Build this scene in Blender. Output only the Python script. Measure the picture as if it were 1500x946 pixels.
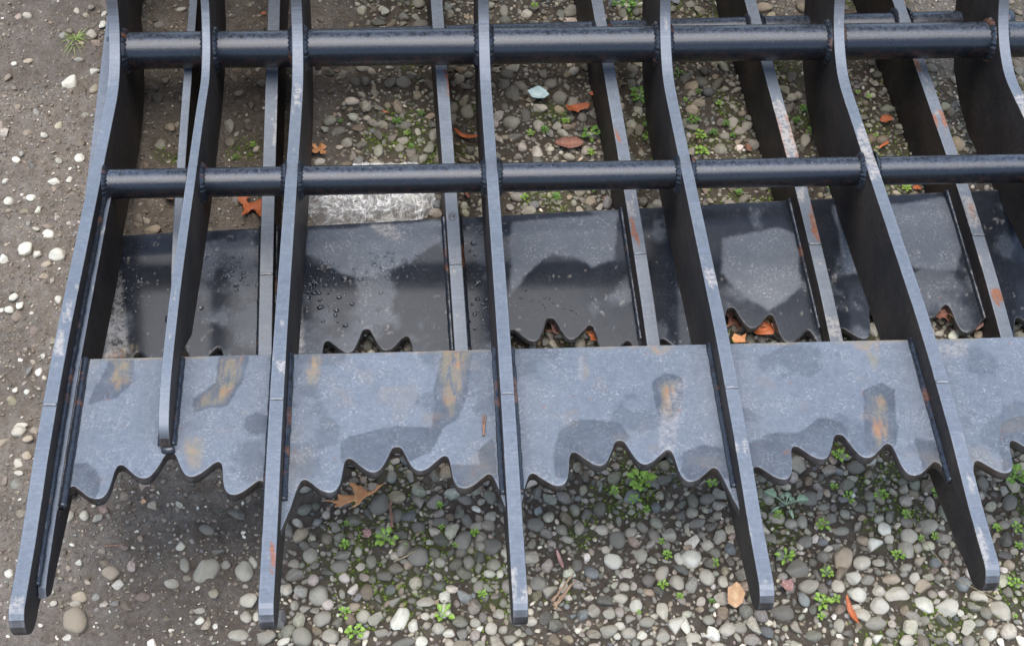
import bpy, math, random
import numpy as np
from mathutils import Matrix, Vector, Euler
random.seed(7)
RNG = np.random.default_rng(11)
S = bpy.context.scene
for o in list(bpy.data.objects): bpy.data.objects.remove(o)
COL = S.collection

# ------------------------------------------------------------------ camera, sky, sun, exposure
cam = bpy.data.cameras.new('camera'); cam_ob = bpy.data.objects.new('camera', cam); COL.objects.link(cam_ob); S.camera = cam_ob
cam.sensor_width = 36; cam.sensor_fit = 'HORIZONTAL'; cam.lens = 36 * 2255.6 / 1500
cam.clip_start = .05; cam.clip_end = 200
CR = Matrix(((0.9982379948854088, 0.02266624483100837, -0.05483745902591861),
             (-0.051245219728128795, 0.7952171917658923, -0.6041552328458174),
             (0.029913759746550007, 0.6059008658726516, 0.7949775517035664)))
cam_ob.matrix_world = Matrix.Translation((0.4146, -0.6802, 1.7040)) @ CR.to_4x4()
SUN_EL, SUN_AZ = 83, 200         # overcast sky, brightest near the zenith
world = bpy.data.worlds.new('World'); S.world = world; world.use_nodes = True
wn = world.node_tree; bg = wn.nodes['Background']
sky = wn.nodes.new('ShaderNodeTexSky'); sky.sky_type = 'NISHITA'; sky.sun_disc = False
sky.sun_elevation = math.radians(SUN_EL); sky.sun_rotation = math.radians(SUN_AZ)
sky.air_density = 1.0; sky.dust_density = 1.2; sky.ozone_density = 1.0
wn.links.new(sky.outputs[0], bg.inputs[0]); bg.inputs[1].default_value = 0.12
sl = bpy.data.lights.new('sun', 'SUN'); sl.energy = 1.4; sl.angle = math.radians(60); sl.color = (1, .965, .92)
so = bpy.data.objects.new('sun', sl); COL.objects.link(so)
_el, _az = math.radians(SUN_EL), math.radians(SUN_AZ)
so.rotation_euler = Vector((math.cos(_el) * math.sin(_az), math.cos(_el) * math.cos(_az), math.sin(_el))).to_track_quat('Z', 'Y').to_euler()
S.view_settings.view_transform = 'Standard'; S.view_settings.look = 'None'
S.view_settings.gamma = 1; S.view_settings.exposure = 1.52; S.view_settings.use_curve_mapping = False

# ------------------------------------------------------------------ measured layout tables (metres)
STONES='''-0.0405 0.3194 0.0085 0.0105 p|0.0309 0.2258 0.0083 0.0074 w|0.0210 0.2413 0.0116 0.0109 t|-0.0192 0.3184 0.0060 0.0070 p|-0.0028 0.3163 0.0077 0.0052 g|0.1374 0.2379 0.0176 0.0167 g|0.1103 0.2457 0.0067 0.0109 g|0.0965 0.2218 0.0100 0.0066 g|0.1835 0.2349 0.0117 0.0142 g|0.1501 0.2643 0.0093 0.0059 d|0.1595 0.2475 0.0075 0.0076 g|0.1929 0.2481 0.0059 0.0084 p|0.1023 0.2745 0.0067 0.0068 p|0.1327 0.2976 0.0111 0.0069 d|0.1688 0.3188 0.0129 0.0079 d|0.1905 0.1965 0.0116 0.0098 p|0.1884 0.1749 0.0074 0.0088 p|0.1999 0.1745 0.0049 0.0088 w|0.1340 0.1703 0.0065 0.0056 w|0.1523 0.1644 0.0041 0.0048 w|-0.0171 0.2004 0.0074 0.0049 p|-0.0189 0.1544 0.0073 0.0063 w|-0.0183 0.2535 0.0042 0.0042 w|-0.1022 0.2437 0.0058 0.0067 w|-0.0422 0.1997 0.0049 0.0041 p|-0.0133 0.2095 0.0107 0.0090 t|-0.0134 0.1733 0.0154 0.0177 t|0.2141 0.1478 0.0130 0.0095 g|0.1807 0.1511 0.0138 0.0079 g|0.2347 0.1425 0.0089 0.0055 w|0.2565 0.1455 0.0122 0.0134 g|0.2746 0.2027 0.0133 0.0148 g|0.2795 0.1713 0.0123 0.0104 g|0.2632 0.2565 0.0101 0.0110 g|0.2438 0.2312 0.0134 0.0083 d|0.2425 0.2465 0.0084 0.0076 g|0.2989 0.2411 0.0118 0.0101 d|0.2586 0.1845 0.0074 0.0073 g|0.2898 0.1484 0.0114 0.0103 g|0.1006 0.1611 0.0041 0.0040 w|0.1331 0.1839 0.0082 0.0056 g|-0.0100 0.3356 0.0034 0.0035 p|-0.1187 0.4500 0.0097 0.0095 p|-0.1126 0.4007 0.0069 0.0092 p|-0.1045 0.4364 0.0079 0.0066 t|-0.1364 0.4340 0.0105 0.0075 t|-0.1093 0.3842 0.0069 0.0036 p|-0.1039 0.4130 0.0070 0.0084 t|-0.1547 0.7629 0.0116 0.0125 w|-0.1381 0.7547 0.0077 0.0068 w|-0.1082 0.7516 0.0144 0.0124 w|-0.1254 0.7897 0.0097 0.0092 w|-0.1825 0.7444 0.0077 0.0079 w|-0.1211 0.7342 0.0086 0.0067 t|-0.1572 0.6735 0.0075 0.0076 w|-0.1470 0.6600 0.0056 0.0075 w|-0.1611 0.6546 0.0075 0.0064 w|-0.1722 0.6552 0.0037 0.0053 w|-0.0973 0.6729 0.0056 0.0086 w|-0.1209 0.7108 0.0076 0.0055 t|-0.1164 0.5114 0.0045 0.0049 w|-0.1304 0.6485 0.0037 0.0032 w|-0.1037 0.5715 0.0037 0.0051 w|-0.1333 0.5174 0.0045 0.0049 w|-0.1179 0.4584 0.0106 0.0048 p|-0.1439 0.7991 0.0058 0.0035 p|-0.0999 0.8120 0.0039 0.0047 w|-0.1302 1.0945 0.0116 0.0162 w|-0.0964 1.1228 0.0085 0.0082 w|-0.1128 1.2123 0.0098 0.0100 p|-0.0965 1.2316 0.0065 0.0086 w|-0.2238 1.1444 0.0053 0.0055 w|-0.1440 1.2750 0.0055 0.0088 p|-0.2187 1.2539 0.0087 0.0058 p|-0.0980 0.9367 0.0081 0.0087 w|-0.0920 1.0827 0.0084 0.0107 t|-0.1293 0.8898 0.0100 0.0061 w|-0.1587 0.8579 0.0069 0.0072 w|-0.1915 0.8531 0.0079 0.0083 w|-0.1080 0.8947 0.0050 0.0061 w|-0.1997 0.8901 0.0050 0.0061 w|-0.0993 1.2679 0.0055 0.0073 p|-0.2049 1.1530 0.0096 0.0069 t|-0.1235 1.1473 0.0085 0.0041 g|0.0176 0.9672 0.0102 0.0127 g|0.0308 0.9937 0.0093 0.0077 t|0.0077 1.0579 0.0105 0.0119 d|0.1202 0.9974 0.0083 0.0154 g|0.1306 0.9800 0.0041 0.0076 p|0.1631 0.9481 0.0061 0.0063 p|0.0230 0.7913 0.0137 0.0081 t|0.5507 0.9943 0.0148 0.0130 g|0.5551 1.0592 0.0129 0.0161 d|0.6284 1.0474 0.0129 0.0147 d|0.6480 1.0370 0.0107 0.0120 g|0.5431 1.0773 0.0108 0.0108 d|0.6163 1.0761 0.0108 0.0095 g|0.3855 1.0863 0.0139 0.0122 d|0.4832 1.0218 0.0116 0.0158 g|0.5968 1.0239 0.0128 0.0079 p|0.3868 0.9958 0.0126 0.0090 d|0.4304 0.9737 0.0073 0.0128 g|0.3845 0.9669 0.0114 0.0089 g|0.3781 0.9498 0.0083 0.0088 g|0.4065 0.9837 0.0052 0.0090 p|0.2984 0.9614 0.0103 0.0101 g|0.5515 1.2522 0.0079 0.0132 g|0.5883 1.2475 0.0101 0.0088 p|0.4118 1.2749 0.0112 0.0118 g|0.6198 0.9863 0.0084 0.0090 g|0.5728 1.0115 0.0085 0.0131 d|0.5556 0.9674 0.0147 0.0089 d|0.8954 0.9957 0.0096 0.0132 p|0.8344 1.0228 0.0118 0.0106 t|0.8669 0.9356 0.0116 0.0102 g|0.8782 0.9648 0.0095 0.0078 g|1.2658 1.0278 0.0055 0.0082 w|1.0005 0.9491 0.0085 0.0143 g|0.9837 1.2604 0.0160 0.0105 t|1.2370 0.9394 0.0128 0.0144 t|0.8973 0.9496 0.0063 0.0090 t|0.3734 0.1693 0.0116 0.0169 w|0.3890 0.1611 0.0066 0.0096 w|0.4279 0.1975 0.0075 0.0082 w|0.4044 0.1902 0.0117 0.0073 p|0.3669 0.1934 0.0092 0.0073 g|0.3290 0.1505 0.0090 0.0063 p|0.3511 0.1516 0.0090 0.0055 g|0.4316 0.1494 0.0082 0.0063 w|0.4642 0.1607 0.0074 0.0072 g|0.4829 0.1530 0.0083 0.0104 p|0.4977 0.1515 0.0066 0.0064 g|0.4928 0.1714 0.0083 0.0073 g|0.3986 0.1396 0.0082 0.0079 w|0.3732 0.1371 0.0213 0.0071 d|0.4032 0.1723 0.0066 0.0056 p|0.5053 0.1377 0.0090 0.0063 g|0.5157 0.1483 0.0050 0.0056 p|0.5313 0.1602 0.0091 0.0064 p|0.5435 0.2095 0.0118 0.0116 d|0.5581 0.1998 0.0109 0.0107 g|0.5935 0.2329 0.0094 0.0093 d|0.6382 0.2359 0.0128 0.0102 w|0.6284 0.2806 0.0095 0.0070 p|0.6311 0.2524 0.0060 0.0060 p|0.6741 0.2421 0.0094 0.0111 g|0.6544 0.2179 0.0085 0.0067 p|0.6494 0.2011 0.0076 0.0066 p|0.6429 0.1854 0.0101 0.0074 p|0.6613 0.1749 0.0084 0.0098 w|0.6269 0.1661 0.0084 0.0097 g|0.6088 0.1704 0.0100 0.0097 g|0.6529 0.1582 0.0075 0.0081 g|0.6922 0.1652 0.0084 0.0114 p|0.6724 0.1529 0.0108 0.0080 g|0.6982 0.2191 0.0085 0.0118 p|0.7217 0.2378 0.0060 0.0102 w|0.7152 0.2034 0.0093 0.0117 p|0.7086 0.1468 0.0117 0.0137 w|0.6394 0.1491 0.0075 0.0056 w|0.6492 0.1384 0.0099 0.0080 g|0.6648 0.1363 0.0075 0.0064 w|0.6887 0.1337 0.0091 0.0104 g|0.6255 0.1419 0.0116 0.0080 g|0.6341 0.1365 0.0050 0.0063 w|0.6703 0.1257 0.0083 0.0047 g|0.4885 0.2627 0.0145 0.0128 d|0.4529 0.2725 0.0111 0.0138 d|0.4739 0.2633 0.0077 0.0077 g|0.3961 0.2531 0.0153 0.0144 d|0.4239 0.2439 0.0076 0.0076 g|0.4693 0.2080 0.0076 0.0091 g|0.4886 0.3058 0.0087 0.0088 g|0.4252 0.2992 0.0121 0.0078 d|0.3486 0.3264 0.0147 0.0142 d|0.3512 0.2865 0.0094 0.0104 g|0.4590 0.3015 0.0078 0.0105 d|0.4708 0.2931 0.0095 0.0061 g|0.3975 0.2941 0.0103 0.0087 d|0.5450 0.2898 0.0121 0.0096 d|0.6644 0.2762 0.0087 0.0078 g|0.6461 0.2643 0.0112 0.0121 d|0.7135 0.2712 0.0104 0.0096 g|0.5851 0.2697 0.0095 0.0052 g|0.6113 0.3046 0.0078 0.0088 d|0.5841 0.1651 0.0050 0.0040 b|0.5767 0.1791 0.0042 0.0041 b|0.7372 0.2365 0.0146 0.0137 w|0.7601 0.2551 0.0086 0.0086 p|0.7775 0.2679 0.0104 0.0105 g|0.7525 0.2087 0.0102 0.0118 p|0.7723 0.2036 0.0068 0.0100 p|0.7177 0.1457 0.0067 0.0129 w|0.7246 0.1284 0.0116 0.0079 p|0.7846 0.1397 0.0100 0.0080 g|0.8395 0.1573 0.0151 0.0106 d|0.8462 0.1739 0.0059 0.0049 p|0.8681 0.2175 0.0163 0.0136 d|0.8785 0.1932 0.0145 0.0101 g|0.8686 0.1747 0.0076 0.0108 b|0.8849 0.2565 0.0104 0.0096 d|0.8770 0.2514 0.0052 0.0069 p|0.9075 0.2566 0.0078 0.0052 b|0.9129 0.2476 0.0069 0.0052 w|0.9338 0.2713 0.0114 0.0062 g|0.9172 0.3070 0.0080 0.0054 g|0.9242 0.2912 0.0079 0.0080 d|0.9037 0.2346 0.0086 0.0086 d|0.9278 0.2309 0.0130 0.0182 t|0.9878 0.2711 0.0097 0.0125 w|0.9731 0.2500 0.0113 0.0123 w|0.9919 0.2571 0.0070 0.0079 p|1.0178 0.2582 0.0123 0.0124 p|1.0462 0.2713 0.0132 0.0116 g|1.0094 0.2390 0.0113 0.0122 g|0.9515 0.2247 0.0121 0.0112 p|0.9721 0.2237 0.0086 0.0077 p|1.0250 0.2228 0.0095 0.0078 t|1.0436 0.2201 0.0078 0.0086 b|1.0050 0.2150 0.0086 0.0069 g|0.9369 0.2026 0.0103 0.0093 w|0.9153 0.1928 0.0094 0.0101 p|0.9545 0.2004 0.0094 0.0076 g|0.9828 0.1994 0.0120 0.0076 t|1.0141 0.1999 0.0077 0.0094 w|0.9359 0.1788 0.0128 0.0109 w|0.9642 0.1839 0.0085 0.0084 p|0.9863 0.1777 0.0171 0.0117 p|1.0202 0.1883 0.0146 0.0093 t|0.9604 0.1636 0.0119 0.0125 w|0.9373 0.1504 0.0110 0.0090 p|0.9066 0.1400 0.0076 0.0114 g|0.9309 0.1626 0.0076 0.0041 p|0.9511 0.1389 0.0143 0.0090 g|0.9497 0.1193 0.0075 0.0072 w|1.0163 0.1616 0.0127 0.0125 w|1.0448 0.1550 0.0144 0.0125 w|1.0712 0.1880 0.0103 0.0111 b|1.1078 0.1498 0.0144 0.0134 p|1.1106 0.1699 0.0051 0.0051 p|1.0884 0.1202 0.0092 0.0090 w|1.1365 0.2141 0.0078 0.0078 t|1.0124 0.1408 0.0067 0.0066 g|1.0396 0.1180 0.0067 0.0065 p|0.9839 0.1134 0.0109 0.0080 p|0.9677 0.1252 0.0084 0.0065 g|0.9656 0.2903 0.0071 0.0054 t|0.9002 0.3207 0.0133 0.0109 d|0.8718 0.2840 0.0096 0.0080 g|1.1589 0.3025 0.0098 0.0129 d|1.1583 0.2765 0.0106 0.0063 g|1.0726 0.2211 0.0052 0.0078 g|0.7503 0.2881 0.0131 0.0079 d|0.7698 0.3236 0.0132 0.0081 d|0.7474 0.1503 0.0084 0.0073 g|0.9693 0.3650 0.0126 0.0113 d|1.0016 0.3508 0.0063 0.0037 p|0.9256 0.3288 0.0053 0.0073 t'''
PLANTS='''0.6862 0.3454 0.0212|0.6730 0.3204 0.0105|0.6873 0.3058 0.0070|0.6488 0.3344 0.0088|0.4248 0.3217 0.0069|0.4267 0.2909 0.0052|0.3571 0.2737 0.0154|0.4677 0.2816 0.0077|0.4432 0.2659 0.0051|0.4255 0.1708 0.0149|0.3074 0.2999 0.0051|0.3053 0.2688 0.0085|0.3066 0.1769 0.0099|0.3192 0.1521 0.0147|0.4738 0.1957 0.0075|0.7072 0.2403 0.0086|0.6965 0.1989 0.0085|0.7016 0.2599 0.0060|0.6633 0.1640 0.0042|0.3801 0.2652 0.0043|0.7158 0.1823 0.0059|0.8557 0.2951 0.0088|0.9093 0.2783 0.0114|0.8555 0.2332 0.0138|0.9352 0.3340 0.0071|0.9509 0.3171 0.0107|0.9952 0.3197 0.0107|1.0403 0.3461 0.0126|1.0661 0.3400 0.0054|1.0658 0.3184 0.0098|1.0199 0.2875 0.0088|1.0321 0.2533 0.0061|1.0491 0.2547 0.0070|0.9966 0.2302 0.0104|0.9033 0.2095 0.0103|0.8903 0.1696 0.0135|0.9079 0.1726 0.0076|0.8851 0.1495 0.0067|0.7766 0.3434 0.0089|0.7648 0.2268 0.0077|1.1734 0.3375 0.0181|1.1824 0.3912 0.0055|0.9490 0.3805 0.0127|0.9138 0.3817 0.0045|1.1572 0.2629 0.0106|1.1317 0.2637 0.0079|1.1539 0.2393 0.0070|1.1349 0.1851 0.0103|0.7537 0.1745 0.0051|0.8151 0.1658 0.0051|1.1237 0.1408 0.0042|0.6706 0.9622 0.0168|0.6339 0.9922 0.0085|0.6009 0.9725 0.0094|0.5786 0.9686 0.0084|0.7537 1.0447 0.0215|0.7593 0.9545 0.0147|0.7592 0.9836 0.0095|0.5607 0.8363 0.0081|0.6093 0.8351 0.0091|0.6653 0.8486 0.0092|0.7574 1.2597 0.0181|0.3742 0.9979 0.0094|0.4122 1.0161 0.0084|0.3966 0.9441 0.0072|0.3897 0.9757 0.0062|0.8228 1.1001 0.0109|0.6674 0.9237 0.0083|0.8315 0.9923 0.0128|0.8392 0.9599 0.0127|0.8373 0.9283 0.0126|0.8771 1.0301 0.0075|0.8602 0.9667 0.0085|0.8831 0.9867 0.0085|0.8903 0.9617 0.0074|1.0087 1.0138 0.0097|1.0109 0.9634 0.0106|1.0225 0.9442 0.0085|0.9942 0.9917 0.0086|1.1168 1.0402 0.0065|1.1017 1.0527 0.0055|1.1114 0.9568 0.0053|1.1370 0.8482 0.0094|0.8823 0.8447 0.0072|1.0219 0.8510 0.0062|0.8482 1.0579 0.0065|0.8253 1.0387 0.0054|0.8958 0.6056 0.0087|0.1588 0.9537 0.0072|0.1326 0.9290 0.0061|0.7351 1.2634 0.0079|0.6025 1.2606 0.0079|0.2895 1.0041 0.0052'''
MOSS='''0.384 0.985 0.045|0.612 1.016 0.023|0.357 0.971 0.032|0.489 1.019 0.027|0.419 1.264 0.027|0.768 1.249 0.032|0.868 0.981 0.055|1.018 0.978 0.036|0.752 0.984 0.027|1.190 1.080 0.036|0.035 0.949 0.023|0.036 0.999 0.014|0.386 0.239 0.055|0.318 0.251 0.045|0.462 0.232 0.032|0.352 0.175 0.045|0.484 0.170 0.027|0.276 0.253 0.027|1.037 0.150 0.041|1.011 0.189 0.027|0.847 0.291 0.036|1.049 0.325 0.045|1.129 0.282 0.055|0.667 0.328 0.045|0.729 0.336 0.036|0.891 0.839 0.055|0.605 0.839 0.045|1.099 0.848 0.027|1.131 0.184 0.036|0.980 0.121 0.045|0.619 0.289 0.036|0.445 0.919 0.036|0.147 0.947 0.023|1.080 0.304 0.027|1.126 0.343 0.027'''
LITTER='''oakA 0.3190 0.3413 0.0365|leafB 0.1580 0.8302 0.0238|leafC 0.6536 1.0154 0.0213|leafD 0.6353 0.9400 0.0229|leafE 0.6786 1.0463 0.0075|leafF 0.2577 0.9401 0.0154|leafG 0.4800 0.9608 0.0167|leafH 0.2522 1.1253 0.0108|leafI 0.7830 0.1781 0.0169|leafJ 0.9213 0.1528 0.0185|leafK 0.8485 0.1897 0.0119|leafL 1.1335 0.9872 0.0129|leafM 1.1198 0.9348 0.0106|leafN 0.6209 0.5897 0.0209|leafO 0.8749 0.5823 0.0191|leafP 1.1430 0.6010 0.0214|leafQ 1.1736 0.5857 0.0213|leafR 0.5900 0.5965 0.0085|leafS 0.4762 0.8465 0.0121|leafT 0.0428 0.8490 0.0119|leafU 0.9096 0.9338 0.0084|leafV 0.3332 0.2843 0.0085|leafW 0.6831 0.8306 0.0071|leafX 0.1607 1.2484 0.0066|twigA 0.3649 0.3058 0.0155|twigB 0.0227 0.2747 0.0101|splA 0.5735 0.1930 0.0202|twigC 0.3808 0.2469 0.0135|twigD 1.0435 1.1949 0.0090|stalk 1.0637 0.1915 0.0430|bag 0.3401 0.8593 0.0959|scrap 0.5949 1.0450 0.0182|tuft -0.1367 1.1972 0.0302|weed 0.8676 0.3088 0.0318|tuft2 0.0435 0.9394 0.0153|leafY 0.8655 0.3518 0.0125|leafZ 0.3575 1.0217 0.0063|leafAA 0.5724 0.2374 0.0102|leafAB 1.1536 0.8478 0.0083|crumb 0.0534 0.3332 0.0051'''
STAINS=[
('wet',0,[(0.0175, 0.2182), (0.0378, 0.2213), (0.057, 0.1981), (0.0531, 0.1708), (0.0233, 0.1764)]),
('wet',0,[(0.2072, 0.2775), (0.2182, 0.2851), (0.2317, 0.2767), (0.2329, 0.2549), (0.2178, 0.2535), (0.208, 0.2636)]),
('wet',0,[(0.3132, 0.2415), (0.323, 0.2479), (0.3612, 0.2574), (0.3919, 0.2594), (0.4165, 0.2575), (0.4215, 0.3129), (0.4331, 0.3694), (0.4653, 0.3706), (0.462, 0.3219), (0.4477, 0.2694), (0.4303, 0.2541), (0.4144, 0.2235), (0.3915, 0.2099), (0.3614, 0.1874), (0.3314, 0.1979), (0.3161, 0.2125)]),
('wet',0,[(0.4366, 0.2036), (0.4782, 0.2022), (0.4826, 0.1832), (0.4579, 0.1655), (0.4358, 0.1737)]),
('wet',0,[(0.5502, 0.1808), (0.5552, 0.2186), (0.5626, 0.2457), (0.5776, 0.2591), (0.6014, 0.2633), (0.628, 0.2554), (0.6391, 0.2352), (0.6245, 0.2211), (0.6018, 0.1837), (0.575, 0.1799)]),
('wet',0,[(0.6931, 0.1852), (0.6966, 0.2118), (0.7209, 0.2207), (0.7475, 0.212), (0.7486, 0.1738), (0.7215, 0.1701), (0.7017, 0.1643)]),
('wet',0,[(0.6763, 0.315), (0.6914, 0.3271), (0.7093, 0.3223), (0.7071, 0.2932), (0.6976, 0.2681), (0.6866, 0.2554), (0.6768, 0.2657), (0.6725, 0.2892)]),
('wet',0,[(0.7621, 0.2115), (0.7931, 0.2349), (0.8325, 0.2365), (0.8597, 0.2556), (0.886, 0.2487), (0.891, 0.2306), (0.86, 0.1966), (0.843, 0.2087), (0.8131, 0.1716), (0.7676, 0.1732), (0.7569, 0.183)]),
('wet',0,[(0.9187, 0.2945), (0.9417, 0.3042), (0.956, 0.2954), (0.9469, 0.2446), (0.9395, 0.2152), (0.9192, 0.2013), (0.9043, 0.2115), (0.9121, 0.2558)]),
('wet',0,[(1.0586, 0.2111), (1.069, 0.2405), (1.0853, 0.25), (1.1136, 0.2511), (1.0988, 0.1999), (1.052, 0.1727)]),
('wet',0,[(0.0298, 0.3054), (0.0436, 0.369), (0.0725, 0.3702), (0.0741, 0.3346), (0.0597, 0.3125)]),
('wet',0,[(0.1474, 0.2875), (0.1466, 0.3066), (0.171, 0.3314), (0.1713, 0.3692), (0.2029, 0.3703), (0.2004, 0.3346), (0.1842, 0.2983)]),
('wet',0,[(0.4676, 0.2217), (0.4867, 0.2404), (0.4871, 0.183), (0.4699, 0.1836)]),
('wet',0,[(0.9635, 0.2242), (0.9923, 0.2134), (0.9906, 0.1748), (0.9599, 0.1759)]),
('rust',0,[(0.0483, 0.3689), (0.0711, 0.3692), (0.0706, 0.3388), (0.0585, 0.3228), (0.0461, 0.3355)]),
('rust',0,[(0.1496, 0.2894), (0.1499, 0.3035), (0.1714, 0.3252), (0.1748, 0.3648), (0.1952, 0.3674), (0.1955, 0.3389), (0.1809, 0.3024)]),
('rust',0,[(0.2744, 0.3745), (0.2927, 0.3739), (0.2895, 0.3485), (0.2809, 0.3216), (0.2756, 0.3405)]),
('rust',0,[(0.4289, 0.3653), (0.4604, 0.3686), (0.4556, 0.3221), (0.4448, 0.2755), (0.4344, 0.2639), (0.4296, 0.2922)]),
('rust',0,[(0.4267, 0.3718), (0.4653, 0.3706), (0.46, 0.3557), (0.4327, 0.3545)]),
('rust',0,[(0.6824, 0.3127), (0.7018, 0.3141), (0.697, 0.2884), (0.688, 0.2674), (0.6809, 0.2737)]),
('rust',0,[(0.9265, 0.286), (0.9404, 0.2907), (0.9434, 0.2751), (0.9292, 0.2253), (0.9204, 0.2139), (0.921, 0.2455)]),
('rust',0,[(0.9415, 0.3675), (0.9506, 0.3672), (0.9459, 0.338), (0.9387, 0.3276), (0.9365, 0.3405)]),
('rust',0,[(0.923, 0.3703), (0.9496, 0.3706), (0.9411, 0.3577), (0.9259, 0.3603)]),
('rust',0,[(0.6763, 0.3704), (0.7075, 0.3716), (0.6988, 0.3545), (0.6829, 0.3572)]),
('rust',0,[(0.5966, 0.3729), (0.6066, 0.3748), (0.6006, 0.3258), (0.5956, 0.3228)]),
('rust',0,[(0.0076, 0.2567), (0.0121, 0.2566), (0.0206, 0.1856), (0.0162, 0.1857)]),
('rust',0,[(0.1391, 0.2523), (0.1634, 0.2514), (0.1642, 0.2037), (0.1493, 0.2042)]),
('rust',0,[(0.012, 0.37), (0.0278, 0.3695), (0.0278, 0.3569), (0.016, 0.352)]),
('pale',0,[(0.5903, 0.3548), (0.5955, 0.36), (0.5953, 0.3197), (0.5904, 0.3178)]),
('pale',0,[(0.677, 0.2738), (0.7114, 0.3264), (0.7114, 0.3138), (0.6829, 0.1951), (0.67, 0.1955)]),
('pale',0,[(1.0044, 0.3633), (1.0636, 0.367), (1.058, 0.3453), (1.0062, 0.3361)]),
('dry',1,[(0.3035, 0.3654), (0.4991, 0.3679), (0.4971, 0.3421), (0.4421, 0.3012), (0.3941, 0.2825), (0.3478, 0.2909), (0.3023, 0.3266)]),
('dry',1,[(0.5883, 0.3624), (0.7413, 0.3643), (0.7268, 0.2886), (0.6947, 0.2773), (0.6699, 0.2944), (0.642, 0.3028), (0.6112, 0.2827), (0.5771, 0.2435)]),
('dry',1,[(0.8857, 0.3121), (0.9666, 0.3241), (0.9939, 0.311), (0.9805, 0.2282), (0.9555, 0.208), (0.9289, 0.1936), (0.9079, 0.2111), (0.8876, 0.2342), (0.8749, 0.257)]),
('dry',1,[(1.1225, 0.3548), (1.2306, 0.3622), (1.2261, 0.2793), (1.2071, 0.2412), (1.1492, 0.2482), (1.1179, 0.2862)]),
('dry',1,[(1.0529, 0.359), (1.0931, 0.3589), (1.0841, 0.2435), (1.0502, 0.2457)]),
('pale',1,[(0.3936, 0.3654), (0.4225, 0.3692), (0.4351, 0.3404), (0.4161, 0.3416)]),
('pale',1,[(0.0334, 0.3327), (0.0423, 0.3431), (0.0586, 0.2353), (0.0643, 0.1834), (0.0333, 0.1814), (0.0334, 0.2684)]),
('pale',1,[(0.2868, 0.2412), (0.2923, 0.2408), (0.2921, 0.1731), (0.2849, 0.1736)]),
('rust',1,[(0.0288, 0.1828), (0.0728, 0.2033), (0.0778, 0.1784)]),
]
CHIPS=[(1, 4, 0.421, 0.531, -1, 1, 'b'), (1, 4, 0.424, 0.509, -1, -0.75, 'o'), (1, 4, 0.419, 0.502, 0.55, 1, 'o'), (1, 4, 0.283, 0.34, 0.1, 1, 'o'), (1, 4, 0.34, 0.364, -1, 0, 'b'), (1, 4, 0.126, 0.158, -1, 1, 'b'), (1, 5, 0.58, 0.598, -1, -0.3, 'o'), (1, 5, 0.466, 0.497, -1, -0.4, 'o'), (1, 5, 0.468, 0.501, 0.4, 1, 'o'), (1, 5, 0.293, 0.341, -0.8, 0.8, 'b'), (1, 5, 0.304, 0.327, 0.0, 0.6, 'o'), (1, 5, 0.166, 0.184, -0.4, 0.8, 'o'), (1, 3, 0.474, 0.491, -1, -0.5, 'o'), (1, 3, 0.333, 0.365, -0.9, 0, 'b'), (1, 3, 0.298, 0.339, -1, -0.3, 'o'), (1, 2, 0.566, 0.614, 0.6, 1, 'o'), (0, 4, 0.653, 0.765, -0.7, 0.9, 'b'), (0, 4, 0.713, 0.743, -1, 1, 'b'), (0, 4, 0.029, 0.081, -1, -0.2, 'b'), (0, 4, 0.126, 0.144, 0.2, 0.9, 'b'), (0, 1, 0.057, 0.08, 0.5, 1, 'o'), (0, 2, 0.004, 0.045, -1, -0.5, 'b'), (0, 2, 0.003, 0.018, 0.2, 1, 'b'), (0, 0, 0.011, 0.032, -1, 0.5, 'b'), (0, 0, 0.349, 0.396, -0.6, 0.2, 'b'), (0, 0, 0.408, 0.438, -0.2, 0.4, 'b'), (0, 3, 0.443, 0.468, -0.4, 0.8, 'b'), (0, 3, 0.187, 0.196, -1, 1, 'b'), (0, 1, 0.828, 0.878, -0.3, 0.4, 'b'), (1, 1, 0.491, 0.564, 0.7, 1, 'b'), (0, 1, 0.317, 0.332, 0, 1, 'b'), (0, 5, 0.774, 0.841, -1, 1, 'b')]
# ------------------------------------------------------------------ helpers
def vnoise(x, y, scale, seed=0, octs=4, gain=.5):
    """fractal value noise on arrays"""
    x = np.asarray(x, float); y = np.asarray(y, float); out = np.zeros(np.broadcast(x, y).shape); amp = 1.; tot = 0.
    for k in range(octs):
        r = np.random.default_rng(seed * 31 + k); T = r.random((256, 256)); s = scale * 2 ** k
        X = x * s + 57.3 * k; Y = y * s + 31.7 * k
        xi = np.floor(X).astype(int); yi = np.floor(Y).astype(int); fx = X - xi; fy = Y - yi
        fx = fx * fx * (3 - 2 * fx); fy = fy * fy * (3 - 2 * fy)
        a = T[xi & 255, yi & 255]; b = T[(xi + 1) & 255, yi & 255]; c = T[xi & 255, (yi + 1) & 255]; d = T[(xi + 1) & 255, (yi + 1) & 255]
        out += amp * ((a * (1 - fx) + b * fx) * (1 - fy) + (c * (1 - fx) + d * fx) * fy); tot += amp; amp *= gain
    return out / tot

def smooth(a, b, x): t = np.clip((x - a) / (b - a), 0, 1); return t * t * (3 - 2 * t)

def poly_sd(px, py, poly):
    """signed distance to a polygon, negative inside"""
    P = np.array(poly); n = len(P); d = np.full(px.shape, 1e9); ins = np.zeros(px.shape, bool)
    for i in range(n):
        a = P[i]; b = P[(i + 1) % n]; e = b - a; wx = px - a[0]; wy = py - a[1]
        t = np.clip((wx * e[0] + wy * e[1]) / max(e @ e, 1e-12), 0, 1)
        d = np.minimum(d, np.hypot(wx - t * e[0], wy - t * e[1]))
        c = ((a[1] > py) != (b[1] > py)) & (px < (b[0] - a[0]) * (py - a[1]) / (b[1] - a[1] + 1e-15) + a[0]); ins ^= c
    return np.where(ins, -d, d)

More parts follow.
